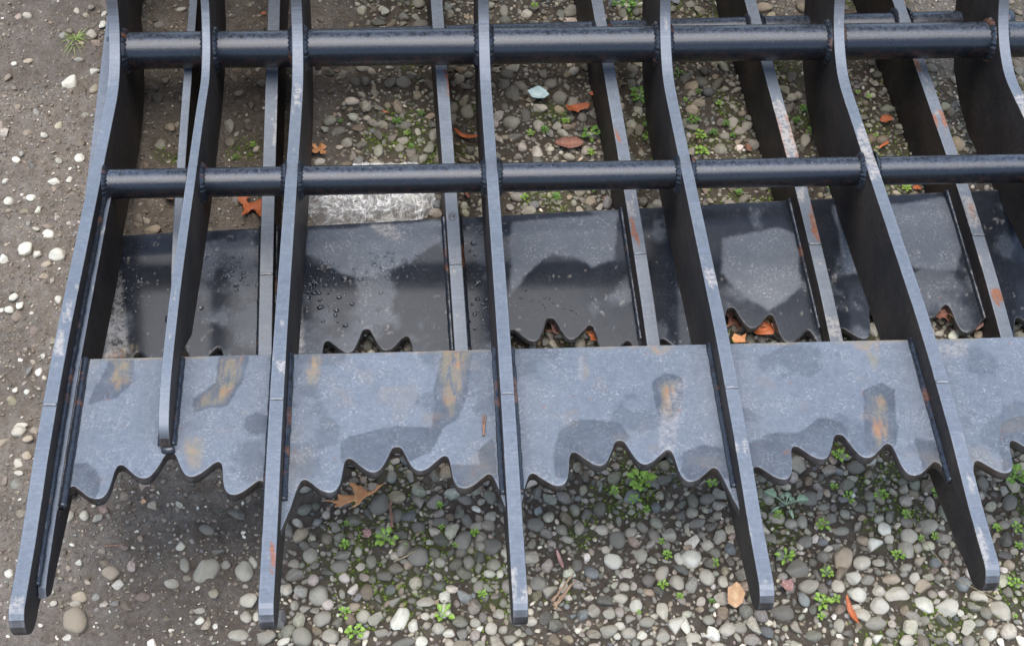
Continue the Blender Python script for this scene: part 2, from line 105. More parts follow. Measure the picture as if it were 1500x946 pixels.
def mesh_from(name, V, F, mat=None, attrs=None, smooth_=False, cattrs=None):
    me = bpy.data.meshes.new(name)
    V = np.asarray(V, np.float32)
    if isinstance(F, np.ndarray):
        n, k = F.shape
        me.vertices.add(len(V)); me.vertices.foreach_set('co', V.ravel())
        me.loops.add(n * k); me.loops.foreach_set('vertex_index', F.astype(np.int32).ravel())
        me.polygons.add(n); me.polygons.foreach_set('loop_start', np.arange(0, n * k, k, dtype=np.int32))
        me.update(calc_edges=True)
    else:
        me.from_pydata([tuple(v) for v in V.tolist()], [], F); me.update()
    if smooth_ and len(me.polygons): me.polygons.foreach_set('use_smooth', np.ones(len(me.polygons), bool))
    for k, a in (attrs or {}).items():
        at = me.attributes.new(k, 'FLOAT', 'POINT'); at.data.foreach_set('value', np.asarray(a, np.float32))
    for k, a in (cattrs or {}).items():
        at = me.attributes.new(k, 'FLOAT_COLOR', 'POINT'); at.data.foreach_set('color', np.asarray(a, np.float32).ravel())
    if mat: me.materials.append(mat)
    return me

def add(name, me, parent=None, mat=None):
    o = bpy.data.objects.new(name, me); COL.objects.link(o)
    if parent: o.parent = parent
    return o
def empty(name, loc=(0, 0, 0), rz=0):
    o = bpy.data.objects.new(name, None); COL.objects.link(o); o.location = loc; o.rotation_euler = (0, 0, rz); o.empty_display_size = .03; return o
def tag(o, label=None, cat=None, group=None, kind=None):
    if label: o['label'] = label
    if cat: o['category'] = cat
    if group: o['group'] = group
    if kind: o['kind'] = kind
    return o

# ------------------------------------------------------------------ materials
class NT:
    def __init__(s, name):
        s.m = bpy.data.materials.new(name); s.m.use_nodes = True; s.t = s.m.node_tree; s.b = s.t.nodes['Principled BSDF']
    def n(s, typ, **kw):
        x = s.t.nodes.new(typ)
        for k, v in kw.items():
            if k.startswith('i_'): x.inputs[int(k[2:]) if k[2:].isdigit() else k[2:].replace('_', ' ')].default_value = v
            else: setattr(x, k, v)
        return x
    def l(s, a, b): s.t.links.new(a, b)
    def noise(s, scale, detail=4, rough=.6, vec=None, dist=0):
        x = s.n('ShaderNodeTexNoise'); x.inputs['Scale'].default_value = scale; x.inputs['Detail'].default_value = detail; x.inputs['Roughness'].default_value = rough; x.inputs['Distortion'].default_value = dist
        if vec is not None: s.l(vec, x.inputs['Vector'])
        return x.outputs['Fac']
    def ramp(s, src, stops, interp='LINEAR'):
        x = s.n('ShaderNodeValToRGB'); x.color_ramp.interpolation = interp; e = x.color_ramp.elements
        while len(e) < len(stops): e.new(.5)
        for i, (p, c) in enumerate(stops): e[i].position = p; e[i].color = (c, c, c, 1) if isinstance(c, (int, float)) else (*c, 1)
        s.l(src, x.inputs[0]); return x.outputs[0]
    def math(s, op, a, b=None, clamp=False):
        x = s.n('ShaderNodeMath', operation=op); x.use_clamp = clamp
        for i, v in enumerate((a, b)):
            if v is None: continue
            if isinstance(v, (int, float)): x.inputs[i].default_value = v
            else: s.l(v, x.inputs[i])
        return x.outputs[0]
    def mix(s, f, a, b, mode='MIX'):
        x = s.n('ShaderNodeMix', data_type='RGBA', blend_type=mode)
        for i, v in ((0, f), (6, a), (7, b)):
            if isinstance(v, (int, float)): x.inputs[i].default_value = v
            elif isinstance(v, tuple): x.inputs[i].default_value = (*v, 1)
            else: s.l(v, x.inputs[i])
        return x.outputs[2]
    def attr(s, name, kind='GEOMETRY'):
        x = s.n('ShaderNodeAttribute', attribute_name=name, attribute_type=kind); return x
    def obj(s): return s.n('ShaderNodeTexCoord').outputs['Object']
    def bump(s, h, strength=.3, dist=.001):
        x = s.n('ShaderNodeBump'); x.inputs['Strength'].default_value = strength; x.inputs['Distance'].default_value = dist; s.l(h, x.inputs['Height']); s.l(x.outputs[0], s.b.inputs['Normal'])
        return x
    def out(s, color=None, rough=None):
        for k, v in (('Base Color', color), ('Roughness', rough)):
            if v is None: continue
            if isinstance(v, (int, float)): s.b.inputs[k].default_value = v
            elif isinstance(v, tuple): s.b.inputs[k].default_value = (*v, 1)
            else: s.l(v, s.b.inputs[k])
        return s.m

def make_steel(name, film=1.0, cut=False, wr=.24, wd=.62):
    """black-blue painted steel: grey film of dust and chalk on surfaces that face up, wet areas, rust, bare chips"""
    t = NT(name); P = t.obj()
    g = t.n('ShaderNodeNewGeometry'); up = t.n('ShaderNodeSeparateXYZ'); t.l(g.outputs['True Normal'], up.inputs[0])
    upness = t.ramp(up.outputs['Z'], [(.40, 0.0), (.85, 1.0)])
    n1 = t.noise(9, 5, .65, P); n2 = t.noise(60, 5, .7, P); n3 = t.noise(420, 3, .6, P); n4 = t.noise(170, 4, .75, P)
    paint = t.mix(t.ramp(n2, [(.3, 0.), (.7, 1.)]), (.0065, .0075, .010), (.014, .016, .021))
    chalk = t.mix(t.ramp(n1, [(.3, 0.), (.7, 1.)]), (.122, .140, .160), (.158, .176, .196))
    mott = t.ramp(n4, [(.35, .78), (.62, 1.)])
    film_f = t.math('MULTIPLY', t.math('MULTIPLY', upness, mott), film)
    wet = t.attr('wet').outputs['Fac']; rust = t.attr('rust').outputs['Fac']; pale = t.attr('pale').outputs['Fac']
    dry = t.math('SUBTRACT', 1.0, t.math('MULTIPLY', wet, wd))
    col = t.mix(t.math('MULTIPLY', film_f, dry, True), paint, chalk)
    specks = t.math('MULTIPLY', t.math('MULTIPLY', t.ramp(t.noise(300, 4, .65, P), [(.50, 0.), (.64, 1.)]), t.ramp(t.noise(38, 5, .7, P), [(.44, 0.), (.62, 1.)])), t.math('MULTIPLY', upness, .15 if cut else .42))
    col = t.mix(t.math('MULTIPLY', specks, dry), col, (.42, .42, .405))
    rc = t.ramp(t.noise(34, 4, .6, P), [(.3, (.16, .145, .11)), (.46, (.21, .175, .105)), (.56, (.28, .19, .095)), (.68, (.33, .155, .065))])
    rf = t.math('MULTIPLY', rust, t.ramp(n2, [(.28, .25), (.62, .85)]), True)
    col = t.mix(rf, col, rc)
    strong = t.attr('orange').outputs['Fac']
    col = t.mix(t.math('MULTIPLY', strong, t.ramp(n4, [(.3, .5), (.5, 1.)])), col, t.mix(t.ramp(n3, [(.35, 0.), (.65, 1.)]), (.30, .105, .042), (.15, .055, .026)))
    col = t.mix(t.math('MULTIPLY', pale, t.ramp(n4, [(.40, .1), (.56, 1.)])), col, (.40, .36, .31))
    edge = t.n('ShaderNodeNewGeometry'); 
    pt = t.ramp(edge.outputs['Pointiness'], [(.515, 0.), (.56, 1.)])
    col = t.mix(t.math('MULTIPLY', t.math('MULTIPLY', pt, t.ramp(n2, [(.35, 0.), (.6, 1.)])), .45), col, (.30, .30, .30))
    # thin rust bloom on hidden sides
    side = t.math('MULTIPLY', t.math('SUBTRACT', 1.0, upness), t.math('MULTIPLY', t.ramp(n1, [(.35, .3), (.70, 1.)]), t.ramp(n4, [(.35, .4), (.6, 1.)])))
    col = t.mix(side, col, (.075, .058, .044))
    rough = t.mix(wet, t.mix(film_f, t.ramp(n2, [(.3, .50), (.7, .62)]), t.ramp(n4, [(.3, .34), (.7, .50)])), (wr, wr, wr))
    rough = t.mix(t.math('MAXIMUM', rf, pale), rough, t.mix(wet, (.75, .75, .75), (.2, .2, .2)))
    h = t.math('ADD', t.math('MULTIPLY', n3, .5), n4)
    hb = t.math('MULTIPLY', h, t.math('SUBTRACT', 1.0, t.math('MULTIPLY', wet, .85)))
    if cut:
        mp = t.n('ShaderNodeMapping'); mp.inputs['Scale'].default_value = (10, 420, 60); t.l(P, mp.inputs[0])
        w = t.noise(1., 3, .7, mp.outputs[0]); hb = t.math('ADD', hb, t.math('MULTIPLY', w, t.math('MULTIPLY', upness, 1.3)))
        col = t.mix(t.math('MULTIPLY', t.ramp(w, [(.56, 0.), (.70, .45)]), upness), col, (.20, .23, .28))
    t.bump(hb, .35, .0006)
    t.b.inputs['IOR'].default_value = 1.5; t.l(t.math('MULTIPLY', t.ramp(upness, [(0., .16), (1., .55)]), t.math('SUBTRACT', 1.0, t.math('MULTIPLY', wet, .62))), t.b.inputs['Specular IOR Level'])
    return t.out(col, rough)
STEEL = make_steel('weathered_plate_steel', 1.0)
STEEL_TINE = make_steel('weathered_tine_steel', .98, True)
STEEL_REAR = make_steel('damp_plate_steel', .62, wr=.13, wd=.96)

def make_pipe():
    t = NT('painted_pipe_steel'); P = t.obj()
    g = t.n('ShaderNodeNewGeometry'); up = t.n('ShaderNodeSeparateXYZ'); t.l(g.outputs['True Normal'], up.inputs[0])
    upn = t.ramp(up.outputs['Z'], [(.70, 0.), (.98, 1.)])
    n2 = t.noise(70, 5, .7, P); n3 = t.noise(500, 2, .6, P); n4 = t.noise(14, 4, .6, P); n5 = t.noise(160, 4, .7, P)
    paint = t.mix(n2, (.005, .006, .008), (.014, .016, .020))
    f = t.math('MULTIPLY', upn, t.ramp(n5, [(.35, .15), (.6, 1.)]))
    col = t.mix(t.math('MULTIPLY', f, .75), paint, (.060, .070, .088))
    sp = t.math('MULTIPLY', t.math('MULTIPLY', t.ramp(n3, [(.62, 0.), (.72, 1.)]), upn), .5)
    col = t.mix(sp, col, (.30, .32, .35))
    seam = t.ramp(up.outputs['Y'], [(.80, 0.), (.97, 1.)])
    rs = t.math('MULTIPLY', t.math('MULTIPLY', seam, t.ramp(n4, [(.48, 0.), (.62, 1.)])), .8)
    col = t.mix(rs, col, (.22, .085, .04))
    dn = t.ramp(up.outputs['Z'], [(0., 1.), (.3, 0.)])
    col = t.mix(t.math('MULTIPLY', dn, t.ramp(n2, [(.45, 0.), (.65, .5)])), col, (.07, .028, .016))
    t.bump(t.math('ADD', t.math('MULTIPLY', n3, .6), n5), .35, .0005)
    t.b.inputs['IOR'].default_value = 1.5
    return t.out(col, t.ramp(n5, [(.3, .22), (.7, .36)]))
PIPE = make_pipe()

def make_weld():
    t = NT('painted_weld_bead'); P = t.obj(); n = t.noise(120, 4, .6, P); n2 = t.noise(22, 4, .6, P)
    col = t.mix(n, (.007, .008, .010), (.030, .034, .042)); col = t.mix(t.ramp(n2, [(.58, 0.), (.68, .8)]), col, (.16, .065, .03))
    t.bump(n, .4, .001); t.b.inputs['IOR'].default_value = 1.6
    return t.out(col, t.ramp(n, [(.3, .16), (.7, .34)]))
WELD = make_weld()

def make_ground():
    t = NT('brown_dirt'); P = t.obj()
    n1 = t.noise(3.5, 6, .6, P); n2 = t.noise(28, 6, .7, P); n3 = t.noise(150, 5, .75, P); n4 = t.noise(600, 3, .7, P)
    z = t.attr('gravelly').outputs['Fac']
    dirt = t.ramp(n2, [(.25, (.29, .228, .172)), (.5, (.44, .362, .282)), (.72, (.56, .475, .38))])
    silt = t.ramp(n2, [(.25, (.13, .100, .072)), (.5, (.21, .168, .122)), (.75, (.31, .26, .195))])
    col = t.mix(z, dirt, silt)
    dark_soil = t.attr('dark_soil').outputs['Fac']
    col = t.mix(t.math('MULTIPLY', dark_soil, .55), col, (.085, .066, .050))
    col = t.mix(t.ramp(n3, [(.32, .50), (.54, 0.)]), col, (.080, .062, .050))
    col = t.mix(t.ramp(n4, [(.62, 0.), (.74, .7)]), col, (.33, .30, .27))
    mo = t.attr('moss').outputs['Fac']
    col = t.mix(t.math('MULTIPLY', mo, t.ramp(n3, [(.38, 0.), (.56, .85)])), col, (.12, .165, .028))
    t.bump(t.math('ADD', t.math('MULTIPLY', n3, 1.), t.math('MULTIPLY', n4, .6)), 1., .010)
    t.b.inputs['Specular IOR Level'].default_value = .25
    return t.out(col, .93)
GROUND = make_ground()

TONES = {'w': (.64, .62, .56), 'p': (.50, .47, .41), 't': (.38, .32, .25), 'g': (.33, .315, .275), 'd': (.19, .182, .163), 'b': (.22, .235, .24)}
def make_stone(key, c):
    c = (c[0] * 1.03, c[1] * .985, c[2] * .87)
    t = NT({'w': 'chalky_white_stone', 'p': 'pale_grey_stone', 't': 'tan_muddy_stone', 'g': 'grey_stone', 'd': 'dark_grey_stone', 'b': 'blue_grey_stone'}[key])
    P = t.obj(); oi = t.n('ShaderNodeObjectInfo'); add_ = t.n('ShaderNodeVectorMath', operation='ADD'); t.l(P, add_.inputs[0])
    cx = t.n('ShaderNodeCombineXYZ'); t.l(t.math('MULTIPLY', oi.outputs['Random'], 9.), cx.inputs[0]); t.l(cx.outputs[0], add_.inputs[1]); V = add_.outputs[0]
    n1 = t.noise(1.3, 5, .6, V); n2 = t.noise(9, 5, .75, V, 1.); n3 = t.noise(40, 3, .7, V)
    base = t.mix(oi.outputs['Random'], tuple(v * .74 for v in c), tuple(min(.72, v * 1.12) for v in c))
    base = t.mix(t.ramp(n1, [(.4, .4), (.6, 0.)]), base, tuple(v * .68 for v in c))
    base = t.mix(t.ramp(n2, [(.5, 0.), (.66, .4)]), base, tuple(v * .55 + .03 for v in (c[0], c[1] * .93, c[2] * .85)))
    base = t.mix(t.ramp(n3, [(.62, 0.), (.72, .35)]), base, tuple(min(.7, v * 1.5 + .02) for v in c))
    # mud caked on the lower half
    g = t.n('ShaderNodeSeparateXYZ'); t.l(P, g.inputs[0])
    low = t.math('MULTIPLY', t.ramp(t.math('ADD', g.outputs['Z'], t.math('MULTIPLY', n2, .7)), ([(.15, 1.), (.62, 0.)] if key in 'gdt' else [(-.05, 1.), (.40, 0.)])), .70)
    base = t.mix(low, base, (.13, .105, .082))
    t.bump(t.math('ADD', n2, t.math('MULTIPLY', n3, .5)), .6, .0012)
    return t.out(base, .78)
STONE = {k: make_stone(k, c) for k, c in TONES.items()}

def make_gravel():
    t = NT('mixed_gravel'); P = t.obj(); tone = t.attr('tone').outputs['Color']
    n2 = t.noise(260, 5, .75, P); n3 = t.noise(900, 3, .7, P)
    col = t.mix(1.0, tone, t.ramp(n2, [(.25, (.55, .53, .50)), (.55, (1., 1., 1.)), (.8, (1.25, 1.25, 1.25))]), 'MULTIPLY')
    col = t.mix(t.ramp(n3, [(.64, 0.), (.74, .4)]), col, (.34, .33, .30))
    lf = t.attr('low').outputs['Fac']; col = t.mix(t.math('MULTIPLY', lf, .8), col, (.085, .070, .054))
    mo = t.attr('moss').outputs['Fac']; col = t.mix(t.math('MULTIPLY', mo, t.ramp(n2, [(.5, 0.), (.62, .5)])), col, (.07, .10, .02))
    t.bump(t.math('ADD', n2, t.math('MULTIPLY', n3, .4)), .5, .0015)
    return t.out(col, .80)
GRAVEL = make_gravel()

def make_leaf(name, c1, c2, rough=.5, scale=60, sss=0.0, trans=0.0):
    t = NT(name); P = t.obj(); n = t.noise(scale, 5, .65, P); n2 = t.noise(scale * 6, 3, .6, P)
    v = t.attr('vein').outputs['Fac']
    col = t.mix(t.ramp(n, [(.3, 0.), (.7, 1.)]), c1, c2)
    col = t.mix(t.math('MULTIPLY', t.ramp(n2, [(.55, 0.), (.7, .45)]), 1.), col, tuple(x * .4 for x in c1))
    col = t.mix(t.math('MULTIPLY', v, .5), col, tuple(min(.8, x * 1.6 + .04) for x in c2))
    t.bump(n2, .3, .0008)
    if trans:
        t.out(col, rough); tr = t.n('ShaderNodeBsdfTranslucent'); t.l(col, tr.inputs[0]); mx = t.n('ShaderNodeMixShader'); mx.inputs[0].default_value = trans
        o = t.t.nodes['Material Output']; t.l(t.b.outputs[0], mx.inputs[1]); t.l(tr.outputs[0], mx.inputs[2]); t.l(mx.outputs[0], o.inputs[0]); return t.m
    return t.out(col, rough)
M_SPROUT = make_leaf('fresh_green_leaf', (.16, .30, .03), (.30, .46, .07), .42, 90, trans=.25)
M_SPROUT2 = make_leaf('mid_green_leaf', (.075, .17, .025), (.14, .27, .04), .45, 90, trans=.25)
M_PALE_WEED = make_leaf('hairy_pale_green_leaf', (.16, .26, .12), (.38, .47, .32), .8, 160, trans=.15)
M_GRASS = make_leaf('grass_blade', (.16, .24, .04), (.38, .42, .12), .5, 40, trans=.2)
M_MOSS = make_leaf('moss', (.075, .13, .015), (.20, .28, .03), .9, 200)
M_OAK = make_leaf('orange_brown_dry_leaf', (.48, .18, .06), (.68, .32, .13), .55, 45)
M_RED = make_leaf('russet_leaf', (.30, .075, .022), (.46, .13, .04), .5, 60)
M_BROWN = make_leaf('dull_brown_leaf', (.14, .055, .035), (.27, .12, .075), .6, 60)
M_TAN = make_leaf('tan_leaf', (.42, .23, .11), (.60, .36, .19), .6, 60)
M_PINK = make_leaf('pinkish_dry_leaf', (.26, .12, .10), (.40, .24, .20), .7, 60)
M_TWIG = make_leaf('dry_twig_bark', (.14, .07, .045), (.30, .17, .11), .8, 120)
M_WOOD = make_leaf('splintered_wood', (.22, .13, .075), (.42, .29, .18), .8, 150)
M_SCRAP = make_leaf('faded_printed_wrapper', (.30, .55, .52), (.75, .82, .76), .35, 70)
M_STALK = make_leaf('dead_grass_stalk', (.25, .19, .10), (.42, .34, .2), .7, 60)

def make_film():
    t = NT('clear_crumpled_plastic'); P = t.obj(); n = t.noise(60, 5, .7, P, 1.5); n2 = t.noise(18, 4, .6, P, 1.)
    o = t.t.nodes['Material Output']
    t.out((.85, .84, .80), .22); t.bump(n2, .4, .004)
    tr = t.n('ShaderNodeBsdfTransparent'); mx = t.n('ShaderNodeMixShader')
    rg = t.ramp(t.math('ABSOLUTE', t.math('SUBTRACT', t.noise(26, 3, .6, P, 2.), .5)), [(0., .75), (.02, .42), (.07, .22), (.3, .14)]); rg2 = t.ramp(t.math('ABSOLUTE', t.math('SUBTRACT', t.noise(70, 2, .6, P, 1.), .5)), [(0., .55), (.03, .12), (.1, 0.)]); t.l(t.math('MAXIMUM', rg, rg2), mx.inputs[0]); t.l(tr.outputs[0], mx.inputs[1]); t.l(t.b.outputs[0], mx.inputs[2]); t.l(mx.outputs[0], o.inputs[0])
    return t.m
FILM = make_film()
t = NT('water'); WATER = t.out((.9, .95, 1.), .02); t.b.inputs['Transmission Weight'].default_value = 1; t.b.inputs['IOR'].default_value = 1.33

# ------------------------------------------------------------------ the rake design
SP = .25                                    # tine spacing
DX = [[-.005, -.0054, .0027, .0078, .0008, -.0009], [.0065, -.0008, .0038, .0074, .0028, -.0132]]
YAW = [[-.0155, -.0064, .0024, .0097, .0234, .0129], [.045, .0368, .0175, .0006, -.0177, -.0235]]
TOP = [(0, 0), (.1, 0), (.2, .006), (.35, .007), (.5, -.005), (.65, -.0165), (.846, -.032), (.866, -.032), (.885, -.030), (.904, -.024), (.922, -.016), (.939, -.005), (.954, .008), (.967, .023), (.977, .039), (1.025, .128), (1.08, .25), (1.20, .55), (1.215, .78)]
BOT = [(1.22, .80), (1.30, .80), (1.315, .77), (1.31, .55), (1.26, .25), (1.20, .10), (1.15, -.03), (1.11, -.11), (1.06, -.16), (1.0, -.183), (.93, -.19), (.75, -.170), (.6, -.150), (.4, -.120), (.2, -.083), (.1, -.062), (.035, -.050), (.016, -.0485), (.004, -.045), (-.005, -.039), (-.0115, -.031), (-.0145, -.022), (-.014, -.013), (-.010, -.006), (-.005, -.002)]
DY0 = [.018, .015, .011, .018, .033, .036]       # the tine tips do not all reach equally far forward
def shorten(P, dy): return [(y + dy * float(1 - smooth(0, .14, np.array(max(y, 0.)))), z) for y, z in P]
def chaikin(P, n=2):
    P = np.array(P, float)
    for _ in range(n):
        Q = [P[0]]
        for a, b in zip(P[:-1], P[1:]): Q += [a * .75 + b * .25, a * .25 + b * .75]
        P = np.array(Q + [P[-1]])
    return [tuple(p) for p in P]
TOP = TOP[:2] + chaikin(TOP[2:])
ZP = -.027                                  # top face of the toothed plate below the tine top edge
TH = {0: .0158, 1: .0180}

STAMP_Y = .352
def tine_x(r, k, y): return k * SP + DX[r][k] + YAW[r][k] * (y - .3)

def resample(pts, step):
    P = np.array(pts, float); out = [P[0]]
    for a, b in zip(P[:-1], P[1:]):
        n = max(1, int(round(np.hypot(*(b - a)) / step)))
        for i in range(1, n + 1): out.append(a + (b - a) * i / n)
    return np.array(out)

def slab(name, top, bot, thick, xfun, mat, parent, top_step=.004, chips=(), bev=.0011, cols=5, jag=.00035, seed=0):
    """a plate standing on edge, outline in local YZ, thickness along X, softened edges, wear attributes"""
    A = resample(top, top_step); B = resample(bot + [top[0]], .02)[:-1] if len(bot) else None
    nt = len(A); R = np.vstack([A, B[0:]]) if B is not None else A
    n = len(R); nxt = np.roll(R, -1, 0); prv = np.roll(R, 1, 0); tg = nxt - prv; tg /= np.linalg.norm(tg, axis=1)[:, None] + 1e-12
    area = .5 * np.sum(R[:, 0] * nxt[:, 1] - nxt[:, 0] * R[:, 1])
    nr = np.stack([tg[:, 1], -tg[:, 0]], 1) * (1 if area > 0 else -1)
    R = R + nr * ((vnoise(R[:, 0], R[:, 1], 60, seed + 3, 3) - .5) * 2 * jag)[:, None]
    us = [-1, -1 + .28 * 2 * bev / thick * 1.2, -1 + 2 * bev / thick]; mid = list(np.linspace(-1 + 2 * bev / thick, 1 - 2 * bev / thick, cols + 2))
    xs = [-1, -1 + .6 * bev / thick] + mid + [1 - .6 * bev / thick, 1]; ins = [bev, .3 * bev] + [0] * len(mid) + [.3 * bev, bev]
    V = []; m = len(xs)
    for x, i_ in zip(xs, ins):
        Q = R - nr * i_; V.append(np.stack([xfun(Q[:, 0]) + x * thick / 2, Q[:, 0], Q[:, 1]], 1))
    V = np.concatenate(V); F = []
    for j in range(m - 1):
        for i in range(n):
            a = j * n + i; b = j * n + (i + 1) % n; F.append((a, a + n, b + n, b) if area > 0 else (a, b, b + n, a + n))
    c0 = [m * n + i for i in range(n)]; c1 = [(m + 1) * n + i for i in range(n)]; NV = len(V); V = np.concatenate([V, V[:n], V[(m - 1) * n:]])
    F.append(c0 if area < 0 else c0[::-1]); F.append(c1[::-1] if area < 0 else c1)
    F = [tuple(f[::-1]) for f in F]
    yy = V[:, 1]; uu = np.r_[np.repeat(xs, n), np.zeros(2 * n)]; istop = np.r_[np.tile(np.arange(n) < nt, m), np.zeros(2 * n, bool)]
    pale = np.zeros(len(V)); org = np.zeros(len(V))
    nz = vnoise(yy * 1.0 + uu * .006, uu * .02 + yy * .1, 70, seed + 9, 4)
    pale += smooth(.76, .86, vnoise(yy, uu * .02, 45, seed + 21, 4)) * istop * .7
    for (y0, y1, a, b, kd) in chips:
        d = np.minimum(np.minimum(yy - y0, y1 - yy) / .012, np.minimum(uu - a + .15, b + .15 - uu) / .35)
        v = smooth(-.1, .3, d + (nz - .5) * 3.2) * istop
        if kd == 'o': org = np.maximum(org, v)
        else: pale = np.maximum(pale, v * .75)
    me = mesh_from(name, V, F, mat, {'pale': pale, 'orange': org, 'wet': np.zeros(len(V)), 'rust': np.zeros(len(V))})
    return add(name, me, parent)

def bead(pts, r, name, parent, mat=None, ripple=.22, pitch=.0045, seed=0, segs=7, closed=False):
    """a rippled weld bead laid along a polyline"""
    P = np.array(pts, float); L = np.r_[0, np.cumsum(np.linalg.norm(np.diff(P, axis=0), axis=1))]
    n = max(6, int(L[-1] / .0022)); s = np.linspace(0, L[-1], n); Q = np.stack([np.interp(s, L, P[:, k]) for k in range(3)], 1)
    T = np.gradient(Q, axis=0); T /= np.linalg.norm(T, axis=1)[:, None]; ref = np.array([0, 0, 1.]) if abs(T[n // 2][2]) < .8 else np.array([1., 0, 0])
    U = np.cross(T, ref); U /= np.linalg.norm(U, axis=1)[:, None] + 1e-9; W = np.cross(U, T)
    rr = r * (1 + ripple * np.abs(np.sin(s / pitch * math.pi)) * .7 + .35 * (vnoise(s, s * 0, 90, seed, 3) - .5)); V = []
    for j in range(segs):
        a = 2 * math.pi * j / segs; V.append(Q + (U * math.cos(a) + W * math.sin(a)) * rr[:, None])
    V = np.concatenate(V); F = []
    for j in range(segs):
        for i in range(n - 1):
            a = j * n + i; b = ((j + 1) % segs) * n + i; F.append((a, a + 1, b + 1, b))
    F.append(tuple(j * n for j in range(segs))); F.append(tuple(j * n + n - 1 for j in range(segs))[::-1])
    return add(name, mesh_from(name, V, F, mat or WELD, smooth_=True), parent)

TEETH = [(0.069, .150), (0.088, .1725), (.106, .1862), (.120, .1897), (.137, .1897), (.156, .1855), (0.199, .1752), (0.222, .1722), (0.24, .1711), (0.265, .1735), (0.283, .184), (0.291, .2036), (.297, .2115), (.306, .2158), (.321, .2174), (.338, .2155), (0.363, .2088), (0.398, .1999), (0.43, .1967), (0.453, .1994), (0.470, .2065), (0.484, .2144), (.495, .2215), (.505, .2282), (.518, .2314), (0.532, .2318)]
_half = [(-.02, .100), (.030, .118), (.055, .140)] + TEETH
_full = _half + [(1.064 - x, y) for x, y in _half[:-1]][::-1]
def outline(x0, x1, k, shift):
    P = np.array(_full); P[:, 0] = (P[:, 0] - .532) * 1.0 + .510
    P = P[(P[:, 0] > -.08) & (P[:, 0] < 1.08)]; Q = np.stack([k * SP + P[:, 0] * SP, P[:, 1] + shift], 1)
    Q = np.array(chaikin(Q, 3)); L = np.r_[0, np.cumsum(np.hypot(*np.diff(Q, axis=0).T))]; s = np.linspace(0, L[-1], 1500); Q = np.stack([np.interp(s, L, Q[:, 0]), np.interp(s, L, Q[:, 1])], 1)
    return Q[(Q[:, 0] >= x0) & (Q[:, 0] <= x1)]
